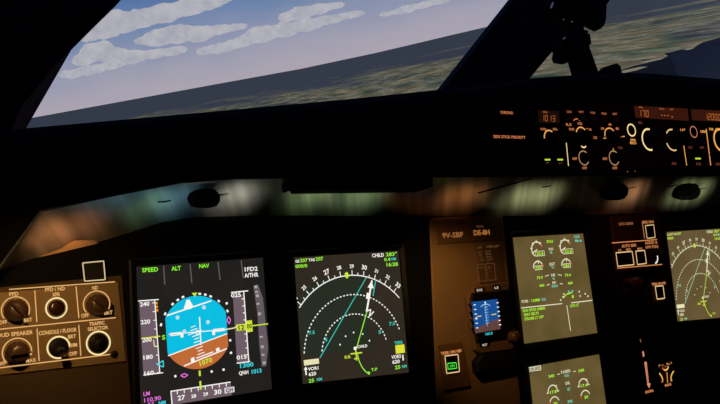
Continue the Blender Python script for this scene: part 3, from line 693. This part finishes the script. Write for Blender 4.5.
F = Flat(z=-.0006, lift=.0003); PK = em((224, 140, 104)); F.L(640, 339, 640.8, 342.4, 1.2, OD3); F.L(642.8, 351.4, 643.6, 356.6, 2.4, PK)
F.poly([(644.2, 362), (646.4, 361.8), (648.8, 383.4), (650.4, 383.2), (649.2, 388.4), (646.6, 384), (647.2, 383.6)], PK); F.L(645.9, 364, 648, 383, .5, GEAR); F.T('DOWN', 649.2, 391.4, 2.8, ORG, 8); F.build('arrow', t)
t = thing('brake_pressure_gauge', 'dark round brake pressure gauge with orange curved scales at lower right', 'gauge', q(666, 376, 0))
c = q(666.4, 375.5, 0); m = MB(); m.lathe((c.x, c.y, -.0045), [(.024, 0), (.024, .006), (.022, .007), (.0205, .0055), (.005, .0045)], BEZEL, 40); m.build('case', t)
F = Flat(z=.001, lift=.0006); F.T('ACCU', 660.6, 365.2, 2.2, ORG, 5); F.T('PRESS', 669, 363.6, 2.2, ORG, 5.4)
F.arc(664.8, 364.8, 5.4, 205, 335, 1.6, ORGB); F.arc(656.8, 381.6, 9.4, 0, 62, 1.5, ORGB); F.arc(676.6, 379.6, 9.6, 110, 178, 1.5, ORGB); F.L(666.6, 372, 667.3, 383, 1.2, ORG)
F.arc(664.8, 364.8, 5.4, 205, 235, 1.8, RED); F.T('BRAKES', 667.8, 384.8, 2.4, ORG, 6.4); F.T('0', 662, 381.4, 2, ORG, 1.8); F.T('3', 671, 380.4, 2, ORG, 1.8); F.T('PSI', 665.3, 366.4, 1.6, OD3, 2.4); F.build('dial', t)

# ---------------------------------------------------------------- autopilot control panel on the glareshield
ZF = 0.063
t = thing('autopilot_control_panel', 'black glareshield control panel with orange-lit rings, readout windows and legends', 'control panel', q(630, 140, ZF))
m = MB(); m.prism([(p.x, p.y) for p in quadpts([(488, 97), (860, 112), (860, 173.5), (488, 175)], ZF)][::-1], .05, ZF, pm('autopilot_face', (13, 11, 11), .7, spec=.12), .002); m.build('faceplate', t)
F = Flat(z=ZF, lift=.0003); RO = em((208, 120, 74)); RD = em((112, 58, 36)); OB = em((244, 168, 80)); OW2 = em((255, 226, 150))
F.T('CHRONO', 506.6, 112.6, 2.8, RO, 12.5); F.T('SIDE STICK PRIORITY', 509.6, 137, 2.8, RO, 32)
F.T('InHg', 543.4, 129, 2.4, RO, 5.6); F.T('hPa', 555, 129.2, 2.4, RO, 4.4); F.T('FD', 547.6, 163.2, 2.2, RD, 3.4); F.T('LS', 560.4, 163.6, 2.2, RD, 3.4)
for tx, x, y in (('CSTR', 569, 111.9), ('WPT', 581, 112.1), ('VORD', 592.6, 112.8), ('NDB', 603.8, 113.6), ('ARPT', 614.6, 114)): F.T(tx, x, y, 2.2, em((170, 92, 54)), 5)
for tx, x, y, w, mm in (('ILS', 568.6, 124.6, 5.4, RO), ('VOR', 579.6, 123.6, 5, RO), ('ROSE', 571.4, 129.2, 5, RO), ('PLAN', 588.6, 129.5, 5, RO), ('ENG', 594.6, 137.6, 4, RO), ('ADF', 574.4, 158.6, 4.8, RO), ('OFF', 584.4, 168, 4.8, RO),
    ('ADF', 604.6, 158.7, 4.8, RO), ('OFF', 614.6, 168, 4.8, RO), ('VOR', 620, 147.8, 4.8, RD), ('10', 602.4, 128.6, 3, RO), ('40', 609.6, 124.6, 3, RO), ('80', 617, 128.7, 3, RO), ('HDG', 640, 122.6, 4, RD),
    ('SPD', 632.8, 140.2, 5.4, OB), ('MACH', 632.8, 143, 6, OB), ('LAT', 682.6, 130, 5, OB), ('1000', 703, 131.6, 5.4, OB), ('100', 711, 129.2, 4, OB), ('UP', 717.4, 129.4, 4, OB),
    ('LOC', 690.2, 147.4, 4, RD), ('AP1', 701.6, 147.6, 4, RD), ('A/THR', 698.2, 164, 5, RD), ('EXPED', 718.6, 164.2, 6, RD), ('AP2', 673.6, 163.6, 5, RD)): F.T(tx, x, y, 2.5, mm, w)
F.L(566, 143, 568.2, 166, 1, OW2); F.L(603, 138.4, 624.4, 136.4, .8, OB); F.L(683, 143, 686.4, 165.6, 1.1, OB); F.L(705.8, 129, 710.4, 165.4, 1.2, OB)
F.L(580, 137.5, 581.5, 134, .7, RD); F.L(613, 151.6, 612.8, 148, .8, OB)
F.disc(627.2, 171.6, .5, RO); F.disc(634.8, 171.4, .5, RO)
F.build('legend', t)
def part_marks(calls, name, parent, z, lift=.0006):
    for fn, args in calls:
        F = Flat(z=z, lift=lift); getattr(F, fn)(*args); F.build(name, parent)
part_marks([('arc', (549.6, 138, 7.5, 55, 185, 1.4, OB)), ('arc', (577, 124.6, 5.6, 40, 140, 1, RO)), ('arc', (581.4, 135, 7.6, 35, 160, 1.3, OB)), ('arc', (583, 143.6, 4, 215, 325, 1.3, OW2)), ('arc', (583.6, 158, 7, 30, 330, 1, em((180, 140, 100)))),
    ('arc', (610, 136, 7.8, 30, 185, 1.2, OB)), ('arc', (613.8, 158, 7, 30, 330, 1, em((180, 140, 100)))),
    ('ring', (631.2, 130.2, 5.8, 1.4, OW2)), ('arc', (649, 139.6, 10.4, 75, 285, 1.8, OW2)), ('arc', (672.4, 140, 10.4, 80, 290, 1.5, em((236, 190, 120)))), ('ring', (693.4, 132, 5.4, .9, em((200, 130, 90)))), ('arc', (720.4, 140, 10.6, 60, 300, 2.2, OB))], 'knob_ring', t, ZF)
part_marks([('L', (x - 2.8, y, x + 2.8, y, 1.7, em((190, 220, 50)))) for x, y in ((547.4, 159.7), (560, 159.7), (697.8, 158.6))], 'status_light', t, ZF, .0004)
WN = em((54, 22, 12)); WN2 = em((26, 12, 8))
part_marks([('poly', ([(537.6, 110.4), (558.6, 111), (559.6, 123.4), (538.4, 122.8)], WN2)), ('poly', ([(633.8, 105.8), (687.4, 108.6), (688.6, 121), (635.2, 117.6)], WN)), ('poly', ([(690.6, 109.2), (790, 114), (790, 125.6), (691.8, 120.2)], WN))], 'readout_window', t, ZF, .0004)
F = Flat(z=ZF, lift=.0008); DG = em((168, 92, 44))
F.digits('1013', 547.8, 118.4, 6, DG, 14.5, em((150, 78, 34))); F.T('QNH', 544.6, 112.2, 1.8, DG, 5); F.digits('170', 643, 113.6, 6.4, DG, 11); F.digits('---', 664.4, 115.6, 5, DG, 9); F.disc(671.6, 117, 1, DG)
F.digits('12000', 712, 117, 6.4, DG, 16); F.T('SPD', 640, 107.6, 1.6, DG, 4); F.T('HDG', 661, 109, 1.6, DG, 5); F.T('LAT', 671, 109.6, 1.6, DG, 4)
F.build('digits', t)
for x, y, r, a, h in ((550.2, 139.8, 6.6, 60, .014), (581.8, 136.6, 6.2, 120, .014), (583.4, 158, 5.2, 0, .01), (610.2, 137.6, 6.4, 180, .014), (613.6, 158, 5.2, 0, .01), (653, 139.4, 8.4, 90, .02), (676.4, 139.6, 8.4, 90, .02), (724, 139.6, 8.4, 90, .02)):
    knob(t, x, y, r, ZF, KNOBD, a, h)
for x, y in ((506, 118), (510, 142), (569, 118), (581, 118.4), (592.6, 118.8), (603.6, 119.4), (614.4, 120), (547.5, 166), (560, 166.5), (697.6, 153), (712.6, 153.6)):
    a, b, c_2, d = quadpts([(x - 3.4, y - 2.2), (x + 3.4, y - 2.2), (x + 3.4, y + 2.2), (x - 3.4, y + 2.2)], ZF); m = MB(); m.prism([(p.x, p.y) for p in (d, c_2, b, a)], ZF, ZF + .003, KNOBD, .0006); m.build('push_button', t)

# ---------------------------------------------------------------- windscreen frame
ZW = -0.40
def wp(px, py, z=ZW):
    return q(px, py, z)
def slab(name, poly, mat, z=ZW, th=.03, **kw):
    m = MB(); pts = [wp(x, y, z) for x, y in poly]; ar = sum(a.x * b.y - b.x * a.y for a, b in zip(pts, pts[1:] + pts[:1]))
    pts2 = [(p.x, p.y) for p in pts]; 
    if ar < 0: pts2 = pts2[::-1]
    m.prism(pts2, z - th, z, mat); return tag(m.build(name), **kw)
slab('wall_front', [(-260, -140), (240, -140), (121, -0.5), (100, 20), (73, 47), (26, 128.5), (14, 170), (-260, 190)], FRAME, kind='structure', label='broad dark cockpit wall left of the windshield')
slab('trim_1', [(71, 49), (26, 128.5), (20, 150), (2, 152), (22, 106), (56, 64)], FRAME2, z=ZW + .012, th=.01, kind='structure', label='slightly paler inner frame along the lower left of the windshield')
slab('trim_2', [(443.5, 89), (424, 115), (500, 110), (530, 78), (562, 40), (598, 0), (690, -110), (598, -110), (513.5, 0), (480, 42.6)], FRAME, kind='structure', label='thick dark diagonal centre post between the two windshield panes')
slab('trim_3', [(200, -95), (1100, -95), (1100, -140), (160, -140)], FRAME, kind='structure')
slab('trim_4', [(14, 128), (14, 260), (900, 240), (900, 125), (720, 105), (530, 105), (240, 128)], FRAME, kind='structure')
def glassmat():
    m = bpy.data.materials.new('window_glass'); m.use_nodes = True; nt = m.node_tree; nt.nodes.clear()
    o = nt.nodes.new('ShaderNodeOutputMaterial'); a = nt.nodes.new('ShaderNodeBsdfTransparent'); a.inputs[0].default_value = (.94, .95, .96, 1)
    g = nt.nodes.new('ShaderNodeBsdfGlossy'); g.inputs['Roughness'].default_value = .02; mx = nt.nodes.new('ShaderNodeMixShader'); mx.inputs[0].default_value = .03
    nt.links.new(a.outputs[0], mx.inputs[1]); nt.links.new(g.outputs[0], mx.inputs[2]); nt.links.new(mx.outputs[0], o.inputs[0]); return m
GM = glassmat()
for nm, poly, lb in (('window_1', [(20, 130), (60, 40), (110, 0), (200, -95), (600, -95), (520, 0), (450, 92), (240, 112)], 'large left windshield pane showing clouds and horizon'), ('window_2', [(525, 82), (600, -5), (680, -95), (1000, -95), (1000, 120), (720, 85)], 'right windshield pane showing coastline and dark water')):
    m = MB(); m.face([wp(x, y, ZW - .012) for x, y in poly], GM); tag(m.build(nm), lb, kind='structure')

# folding bracket with standby compass at the centre post
ZB = -0.27
t = thing('standby_compass', 'black compass head on a folding bracket standing on the hood at centre post', 'compass', q(597, 74, ZB))
def sil(name, poly, z0, z1, mat=METAL, bev=.003):
    m = MB(); pts = [q(x, y, ZB) for x, y in poly]; ar = sum(a.x * b.y - b.x * a.y for a, b in zip(pts, pts[1:] + pts[:1])); pp = [(p.x, p.y) for p in pts]
    if ar < 0: pp = pp[::-1]
    m.prism(pp, ZB + z0, ZB + z1, mat, bev); return m.build(name, t)
sil('compass_head', [(549, -20), (610, -22), (607, 1), (603.6, 6), (603, 20), (601.5, 26), (598, 30), (593, 27.6), (588, 24.6), (572, 23), (557, 19), (553, 11), (549.5, 8)], -.012, .012)
sil('link', [(570.5, 20), (580, 21), (581, 31.5), (585, 32), (584.6, 44), (570, 44), (569, 31)], -.012, .012)
sil('clamp', [(558.5, 43), (563.5, 40), (566, 38), (584, 36), (585.5, 46), (579, 52), (574, 59), (569, 62), (560, 60.5), (558.5, 56.5), (559.6, 50), (557, 48)], -.02, .02)
sil('arm', [(570, 44), (583.5, 42), (586, 50), (596.5, 80), (577, 82), (571.5, 62)], -.01, .014)
sil('base_foot', [(594, 78), (598, 72), (605, 69.4), (607.6, 66), (612.6, 64.8), (616, 68), (617, 73), (620, 84), (594, 84)], -.02, .016)
F = Flat(z=ZB + .012, lift=.0005); F.L(550.6, 8, 553, 2.6, 2, em((70, 66, 92))); F.L(571, 22, 572.4, 21.5, 1, em((90, 88, 84))); F.disc(563.5, 19.4, .5, em((120, 120, 120))); tag(F.build('painted_glints', t), 'small glints painted as glowing marks')  # highlights on the black head painted as glowing marks
m = MB(); c = q(576.5, 28, ZB + .012); m.lathe((c.x, c.y, ZB + .012), [(.004, 0), (.004, .004), (.002, .005)], SCREW, 16); m.build('bolt', t)

# ---------------------------------------------------------------- cockpit shell (world-aligned boxes around the pilots)
def wbox(name, x0, x1, y0, y1, z0, z1, mat, **kw):
    me = bpy.data.meshes.new(name); V = [(x, y, z) for x in (x0, x1) for y in (y0, y1) for z in (z0, z1)]
    me.from_pydata(V, [], [(0, 1, 3, 2), (4, 6, 7, 5), (0, 4, 5, 1), (2, 3, 7, 6), (0, 2, 6, 4), (1, 5, 7, 3)]); me.materials.append(mat); me.update()
    o = bpy.data.objects.new(name, me); C.objects.link(o); return tag(o, **kw)
SH = pm('shell_lining', (34, 33, 36), .8, spec=.1, noise=.2, nscale=6)
FL = pm('floor_carpet', (28, 27, 30), .95, spec=.05, noise=.4, nscale=90, bump=.6)
wbox('floor', -1.6, 1.9, -2.2, .7, -.05, 0, FL, kind='structure'); wbox('ceiling', -1.6, 1.9, -2.2, .2, 2.15, 2.2, SH, kind='structure')
wbox('wall_back', -1.6, 1.9, -2.25, -2.2, 0, 2.2, SH, kind='structure'); wbox('wall_right', 1.9, 1.95, -2.2, .2, 0, 2.2, SH, kind='structure'); wbox('wall_left', -1.65, -1.6, -2.2, .2, 0, 2.2, SH, kind='structure')

# ---------------------------------------------------------------- outside: sky, clouds, terrain, sea
W3 = T3
def wray(px, py): return (W3 @ ray(px, py)).normalized()
CW = T @ CAMP
r1, r2 = wray(31.8, 118.4), wray(480, 28.8)
NRM = r1.cross(r2).normalized()
if NRM.z < 0: NRM = -NRM
fwd = (r1 + r2).normalized(); fwd = (fwd - NRM * fwd.dot(NRM)).normalized(); rgt = fwd.cross(NRM)
OM = Matrix((rgt, fwd, NRM)).transposed().to_4x4()
ALT = 120.0
def nodes(name):
    m = bpy.data.materials.new(name); m.use_nodes = True; nt = m.node_tree; nt.nodes.clear()
    o = nt.nodes.new('ShaderNodeOutputMaterial'); e = nt.nodes.new('ShaderNodeEmission'); nt.links.new(e.outputs[0], o.inputs[0]); return m, nt, o, e
def math_(nt, op, a, b=None):
    n = nt.nodes.new('ShaderNodeMath'); n.operation = op
    for i, v in enumerate((a, b)):
        if v is None: continue
        if isinstance(v, (int, float)): n.inputs[i].default_value = v
        else: nt.links.new(v, n.inputs[i])
    return n.outputs[0]
def ramp(nt, fac, els):
    r = nt.nodes.new('ShaderNodeValToRGB'); cr = r.color_ramp
    while len(cr.elements) < len(els): cr.elements.new(.5)
    for e, (p, c) in zip(cr.elements, els): e.position = p; e.color = lin(c) + (1,)
    nt.links.new(fac, r.inputs[0]); return r.outputs[0]
# sky dome
m, nt, o, e = nodes('sky_gradient'); tc = nt.nodes.new('ShaderNodeTexCoord'); vn = nt.nodes.new('ShaderNodeVectorMath'); vn.operation = 'NORMALIZE'
nt.links.new(tc.outputs['Object'], vn.inputs[0]); sx = nt.nodes.new('ShaderNodeSeparateXYZ'); nt.links.new(vn.outputs[0], sx.inputs[0])
n = nt.nodes.new('ShaderNodeTexNoise'); n.inputs['Scale'].default_value = 14; n.inputs['Detail'].default_value = 5; mp = nt.nodes.new('ShaderNodeMapping'); mp.inputs['Scale'].default_value = (1, 1, 3)
nt.links.new(vn.outputs[0], mp.inputs[0]); nt.links.new(mp.outputs[0], n.inputs['Vector'])
el = math_(nt, 'ADD', sx.outputs[2], math_(nt, 'MULTIPLY', math_(nt, 'SUBTRACT', n.outputs['Fac'], .5), -.035))
col = ramp(nt, math_(nt, 'MULTIPLY', el, 4.0), [(0.0, (178, 170, 182)), (.09, (168, 165, 182)), (.22, (143, 152, 180)), (.34, (112, 136, 176)), (.48, (84, 116, 168)), (1, (56, 80, 140))])
nt.links.new(col, e.inputs[0]); SKY = m
bm = bmesh.new(); bmesh.ops.create_uvsphere(bm, u_segments=64, v_segments=32, radius=130000)
me = bpy.data.meshes.new('sky'); bm.to_mesh(me); bm.free(); me.materials.append(SKY)
for p in me.polygons: p.use_smooth = True
so = bpy.data.objects.new('sky', me); C.objects.link(so); so.matrix_world = Matrix.Translation(CW) @ OM; tag(so, 'blue sky fading to pale lilac at the horizon', kind='structure')
# terrain
m, nt, o, e = nodes('terrain_colours'); tc = nt.nodes.new('ShaderNodeTexCoord'); sx = nt.nodes.new('ShaderNodeSeparateXYZ'); nt.links.new(tc.outputs['Object'], sx.inputs[0])
dist = math_(nt, 'SQRT', math_(nt, 'ADD', math_(nt, 'MULTIPLY', sx.outputs[0], sx.outputs[0]), math_(nt, 'MULTIPLY', sx.outputs[1], sx.outputs[1])))
def nz(scale, det=6, sxy=(1, 1, 1), rz=0.0):
    n = nt.nodes.new('ShaderNodeTexNoise'); n.inputs['Scale'].default_value = scale; n.inputs['Detail'].default_value = det; mp = nt.nodes.new('ShaderNodeMapping'); mp.inputs['Scale'].default_value = sxy; mp.inputs['Rotation'].default_value = (0, 0, rz)
    nt.links.new(tc.outputs['Object'], mp.inputs[0]); nt.links.new(mp.outputs[0], n.inputs['Vector']); return n.outputs['Fac']
n1 = nz(.0055, 8, (3.2, 1, 1), .28); n3 = nz(.0016, 5, (2, 1, 1), .3); n2 = nz(.0007, 4, (3, 1, 1))
land = ramp(nt, n1, [(.34, (38, 44, 46)), (.43, (66, 66, 64)), (.49, (112, 104, 98)), (.53, (74, 82, 72)), (.58, (160, 148, 136)), (.66, (92, 96, 90))])
big = ramp(nt, n3, [(.38, (64, 70, 74)), (.46, (72, 92, 76)), (.53, (128, 118, 92)), (.62, (86, 104, 84))])
mx = nt.nodes.new('ShaderNodeMix'); mx.data_type = 'RGBA'; mx.inputs[0].default_value = .5; nt.links.new(land, mx.inputs[6]); nt.links.new(big, mx.inputs[7])
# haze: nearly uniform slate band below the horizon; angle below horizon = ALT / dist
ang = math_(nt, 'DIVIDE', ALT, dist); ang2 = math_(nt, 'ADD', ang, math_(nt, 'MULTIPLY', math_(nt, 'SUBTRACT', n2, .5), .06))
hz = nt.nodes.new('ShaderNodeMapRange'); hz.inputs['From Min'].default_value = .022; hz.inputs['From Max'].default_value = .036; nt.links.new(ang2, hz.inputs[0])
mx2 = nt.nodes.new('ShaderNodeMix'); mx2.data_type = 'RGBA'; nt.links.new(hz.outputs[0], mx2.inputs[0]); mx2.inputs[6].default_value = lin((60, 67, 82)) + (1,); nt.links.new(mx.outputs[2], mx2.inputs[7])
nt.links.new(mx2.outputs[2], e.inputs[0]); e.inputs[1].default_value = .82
HZ = [(-300, 176), (31.8, 117.9), (240, 79.8), (300, 69), (380, 52), (460, 33), (540, 14.5), (617, -3), (720, -26), (1000, -86)]
inv = OM.to_3x3().transposed(); V = [Vector((0, 0, 0))]; RT = 120000.0; steps = []
hz_az = []
for k in range(0, 53):
    px = -300 + k * 25; d = inv @ wray(px, interp(HZ, px)); d /= math.hypot(d.x, d.y); hz_az.append((math.atan2(d.x, d.y), d.z * RT))
a0_, z0_ = hz_az[0]; a1_, z1_ = hz_az[-1]
ring = list(hz_az)
for k in range(1, 60):
    f = k / 60; ring.append((a1_ + (a0_ + 2 * PI - a1_) * f, z1_ + (z0_ - z1_) * f))
for az, z in ring: V.append(Vector((RT * math.sin(az), RT * math.cos(az), z + ALT)))
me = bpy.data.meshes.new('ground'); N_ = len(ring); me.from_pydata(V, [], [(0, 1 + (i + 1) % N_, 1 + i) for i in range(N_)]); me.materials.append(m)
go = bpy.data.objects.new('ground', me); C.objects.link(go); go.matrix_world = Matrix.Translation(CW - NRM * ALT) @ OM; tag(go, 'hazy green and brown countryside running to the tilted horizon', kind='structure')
# sea
def gp(px, py, h=1.0):
    h = h + 30; d = wray(px, py); t = (ALT - h) / -d.dot(NRM); return CW + d * t
def patch(name, poly, mat, label, h, **kw):
    pts = [gp(x, y, h) for x, y in poly]; c = sum(pts, Vector()) / len(pts); me = bpy.data.meshes.new(name); me.from_pydata([p - c for p in pts], [], [tuple(range(len(pts)))]); me.materials.append(mat); me.update()
    o = bpy.data.objects.new(name, me); C.objects.link(o); o.location = c; return tag(o, label, **kw)
m, nt, o, e = nodes('sea_colour'); n = nt.nodes.new('ShaderNodeTexNoise'); n.inputs['Scale'].default_value = .02; tc = nt.nodes.new('ShaderNodeTexCoord'); nt.links.new(tc.outputs['Object'], n.inputs['Vector'])
nt.links.new(ramp(nt, n.outputs['Fac'], [(.3, (16, 20, 33)), (.7, (22, 26, 39))]), e.inputs[0])
patch('sea', [(800, 14), (720, 37.6), (702, 42.5), (694, 47.6), (684, 48.6), (672, 52), (664, 53.4), (668, 56), (655, 58.5), (640, 60), (648, 62.6), (634, 66), (618, 71), (610, 90), (680, 140), (900, 200), (960, 20)], m, 'dark navy water beyond the coast in the right pane', 1.0, kind='structure')
m2, nt, o, e = nodes('sand_colour'); e.inputs[0].default_value = lin((128, 124, 108)) + (1,)
patch('sandbar', [(623, 70.6), (640, 67.6), (647, 68.4), (634, 71.4), (622, 73.4)], m2, 'short pale sandbar in the dark water at the glareshield edge', 2.0, category=None) if False else tag(patch('sandbar', [(640, 61.8), (656, 58.6), (667, 56.4), (661, 59.4), (646, 62.8)], m2, None, 2.0), 'upper pale sandbar streak in the dark water', 'sandbar')
tag(patch('sandbar', [(622, 70.8), (640, 66.8), (648, 66.6), (636, 70.4), (621, 73.6)], m2, None, 2.0), 'lower pale sandbar streak touching the hood edge', 'sandbar')
tag(patch('sandbar', [(683, 49.6), (691, 47.6), (695, 48), (688, 50)], m2, None, 2.0), 'tiny pale sandbar at the coast far right', 'sandbar')

# clouds: merged puffs with soft edges
def cloudmat():
    m = bpy.data.materials.new('cloud_white'); m.use_nodes = True; nt = m.node_tree; nt.nodes.clear(); o = nt.nodes.new('ShaderNodeOutputMaterial'); e = nt.nodes.new('ShaderNodeEmission')
    tr = nt.nodes.new('ShaderNodeBsdfTransparent'); mx = nt.nodes.new('ShaderNodeMixShader'); lw = nt.nodes.new('ShaderNodeLayerWeight'); lw.inputs[0].default_value = .5
    tc = nt.nodes.new('ShaderNodeTexCoord'); n = nt.nodes.new('ShaderNodeTexNoise'); n.inputs['Scale'].default_value = .02; n.inputs['Detail'].default_value = 4
    nt.links.new(tc.outputs['Object'], n.inputs['Vector'])
    f = math_(nt, 'SUBTRACT', 1.0, lw.outputs['Facing']); f = math_(nt, 'ADD', f, math_(nt, 'MULTIPLY', math_(nt, 'SUBTRACT', n.outputs['Fac'], .5), .6))
    mr = nt.nodes.new('ShaderNodeMapRange'); mr.inputs['From Min'].default_value = .08; mr.inputs['From Max'].default_value = .42; mr.inputs['To Max'].default_value = .93; nt.links.new(f, mr.inputs[0])
    c = ramp(nt, n.outputs['Fac'], [(.35, (170, 171, 183)), (.65, (190, 189, 196))]); nt.links.new(c, e.inputs[0])
    nt.links.new(mr.outputs[0], mx.inputs[0]); nt.links.new(tr.outputs[0], mx.inputs[1]); nt.links.new(e.outputs[0], mx.inputs[2]); nt.links.new(mx.outputs[0], o.inputs[0]); return m
CM = cloudmat(); DC = 3000.0
_cd = [0]
def cloud(lumps, label):
    D = DC + 420 * _cd[0]; _cd[0] += 1
    cx = sum(l[0] for l in lumps) / len(lumps); cy = sum(l[1] for l in lumps) / len(lumps); c0 = CW + wray(cx, cy) * D; k = D / FOC
    bm = bmesh.new()
    R3 = (W3 @ RC)
    for x, y, a, b in lumps:
        p = CW + wray(x, y) * D - c0
        mt = Matrix.Translation(p) @ R3.to_4x4() @ Matrix.Rotation(math.radians(9), 4, 'Z') @ Matrix.Diagonal((a * k, b * k, min(a, b * 1.3) * k, 1))
        bmesh.ops.create_icosphere(bm, subdivisions=3, radius=1, matrix=mt)
    me = bpy.data.meshes.new('cloud'); bm.to_mesh(me); bm.free(); me.materials.append(CM)
    o = bpy.data.objects.new('cloud', me); C.objects.link(o); o.location = c0
    r = o.modifiers.new('merge', 'REMESH'); r.mode = 'VOXEL'; r.voxel_size = k * 1.1; r.use_smooth_shade = True
    s = o.modifiers.new('soften', 'SMOOTH'); s.iterations = 5
    tx = bpy.data.textures.new('puffs', 'CLOUDS'); tx.noise_scale = k * 7
    d = o.modifiers.new('puffs', 'DISPLACE'); d.texture = tx; d.strength = k * 3.4; d.mid_level = .5
    return tag(o, label, 'cloud', 'clouds in the sky')
cloud([(88, 34, 14, 7), (106, 27, 16, 11), (124, 22, 18, 10), (143, 18, 20, 9), (165, 13, 20, 9), (188, 7, 20, 8), (206, 3, 18, 7), (222, -3, 16, 6), (115, 17, 12, 7)], 'largest bright cloud bank at the upper left of the sky')
cloud([(146, 40, 12, 4), (160, 36, 17, 7), (178, 34, 18, 9), (198, 34, 18, 7.5), (218, 30, 18, 4.5), (236, 27, 12, 3.5), (160, 42, 14, 4)], 'long cloud just below the largest cloud bank')
cloud([(82, 60, 10, 6), (95, 52, 14, 9), (104, 47, 9, 6), (114, 55, 15, 7), (132, 57, 16, 6), (152, 54, 18, 4.5), (172, 51, 16, 4)], 'heaped cloud low at the left by the window frame')
cloud([(206, 51, 10, 4), (220, 48, 14, 5), (236, 44, 14, 4.5)], 'small cloud left of the middle streaked cloud')
cloud([(288, 17, 10, 5), (302, 13, 15, 6.5), (318, 9, 16, 5), (334, 6, 12, 3)], 'puffy cloud at top middle above the streaked cloud')
cloud([(246, 40, 14, 6), (262, 34, 18, 8), (284, 30, 18, 7), (306, 25, 18, 6), (328, 20, 20, 4.5), (350, 15, 16, 3.5)], 'long streaked cloud in the middle of the sky')
cloud([(398, 12, 20, 2.5), (414, 7, 20, 3), (432, 3, 18, 3)], 'thin faint cloud streak near the centre post')
cloud([(72, 74, 12, 4), (90, 70, 16, 4.5), (110, 66, 18, 3.5)], 'faint low cloud beside the left window frame')

# ---------------------------------------------------------------- lights
def lamp(kind, name, pos, target, energy, col, size=.02, spread=None, blend=.6, ang=60):
    L = bpy.data.lights.new(name, kind); L.energy = energy; L.color = lin(col)
    o = bpy.data.objects.new(name, L); C.objects.link(o); p = T @ Vector(pos); t_ = T @ Vector(target)
    o.location = p; o.rotation_euler = (t_ - p).to_track_quat('-Z', 'Y').to_euler()
    if kind == 'AREA': L.size = size; L.spread = math.radians(spread or 90)
    if kind == 'SPOT': L.spot_size = math.radians(ang); L.spot_blend = blend; L.shadow_soft_size = size
    return o
WARM = (255, 190, 104)
lamp('SPOT', 'map_lamp_left', q(10, 215, .20), q(60, 318, 0), 1.25, (255, 200, 124), .008, ang=70, blend=.9)
lamp('SPOT', 'flood_lamp_centre', q(400, 190, .16), q(452, 300, 0), 2.1, (255, 190, 116), .01, ang=48, blend=1)
lamp('SPOT', 'flood_lamp_gear', q(615, 214, .10), q(636, 262, 0), .22, (255, 140, 80), .01, ang=80, blend=1)
lamp('SPOT', 'trim_fill_lamp', (-.9, .1, .7), wp(40, 100), .8, (255, 215, 190), .05, ang=14, blend=1)  # added unseen spot, only brightens the left window trim
# added unseen area lamps imitating screen and panel reflections on the hood underside
def up(px, w, e, col, spread=60):
    a = strip_point(px, interp(S_ST, px) - 19); A = a + Vector((0, -.035, .05)); o = lamp('AREA', 'added_glow_lamp', A, a, e, col, .02, spread); o.data.shape = 'RECTANGLE'; o.data.size = w; o.data.size_y = .012
up(62, .05, .010, (255, 160, 100)); up(150, .02, .006, (150, 205, 150)); up(176, .03, .007, (130, 190, 220)); up(236, .03, .012, (225, 225, 205))
up(312, .045, .011, (170, 205, 140)); up(362, .05, .013, (165, 200, 140)); up(462, .06, .008, (255, 160, 90)); up(534, .095, .026, (205, 210, 150)); up(630, .05, .010, (255, 185, 130)); up(690, .09, .026, (190, 205, 145))
lamp('SPOT', 'hood_fill_lamp', (.95, .42, .5), (.55, .24, .03), .5, (255, 140, 100), .03, ang=50, blend=1)  # added unseen spot giving the hood top its faint glow
w = bpy.data.worlds.new('night'); SC.world = w; w.use_nodes = True; w.node_tree.nodes['Background'].inputs[0].default_value = (0.0015, 0.0016, 0.0025, 1)

# ---------------------------------------------------------------- camera
cam = bpy.data.cameras.new('camera'); cam.sensor_fit = 'HORIZONTAL'; cam.sensor_width = 36; cam.lens = FOC / 720 * 36; cam.clip_start = .01; cam.clip_end = 300000
co = bpy.data.objects.new('camera', cam); C.objects.link(co); co.matrix_world = T @ Matrix.Translation(CAMP) @ RC.to_4x4(); SC.camera = co
for o in bpy.data.objects:
    if '_o' in o: del o['_o']
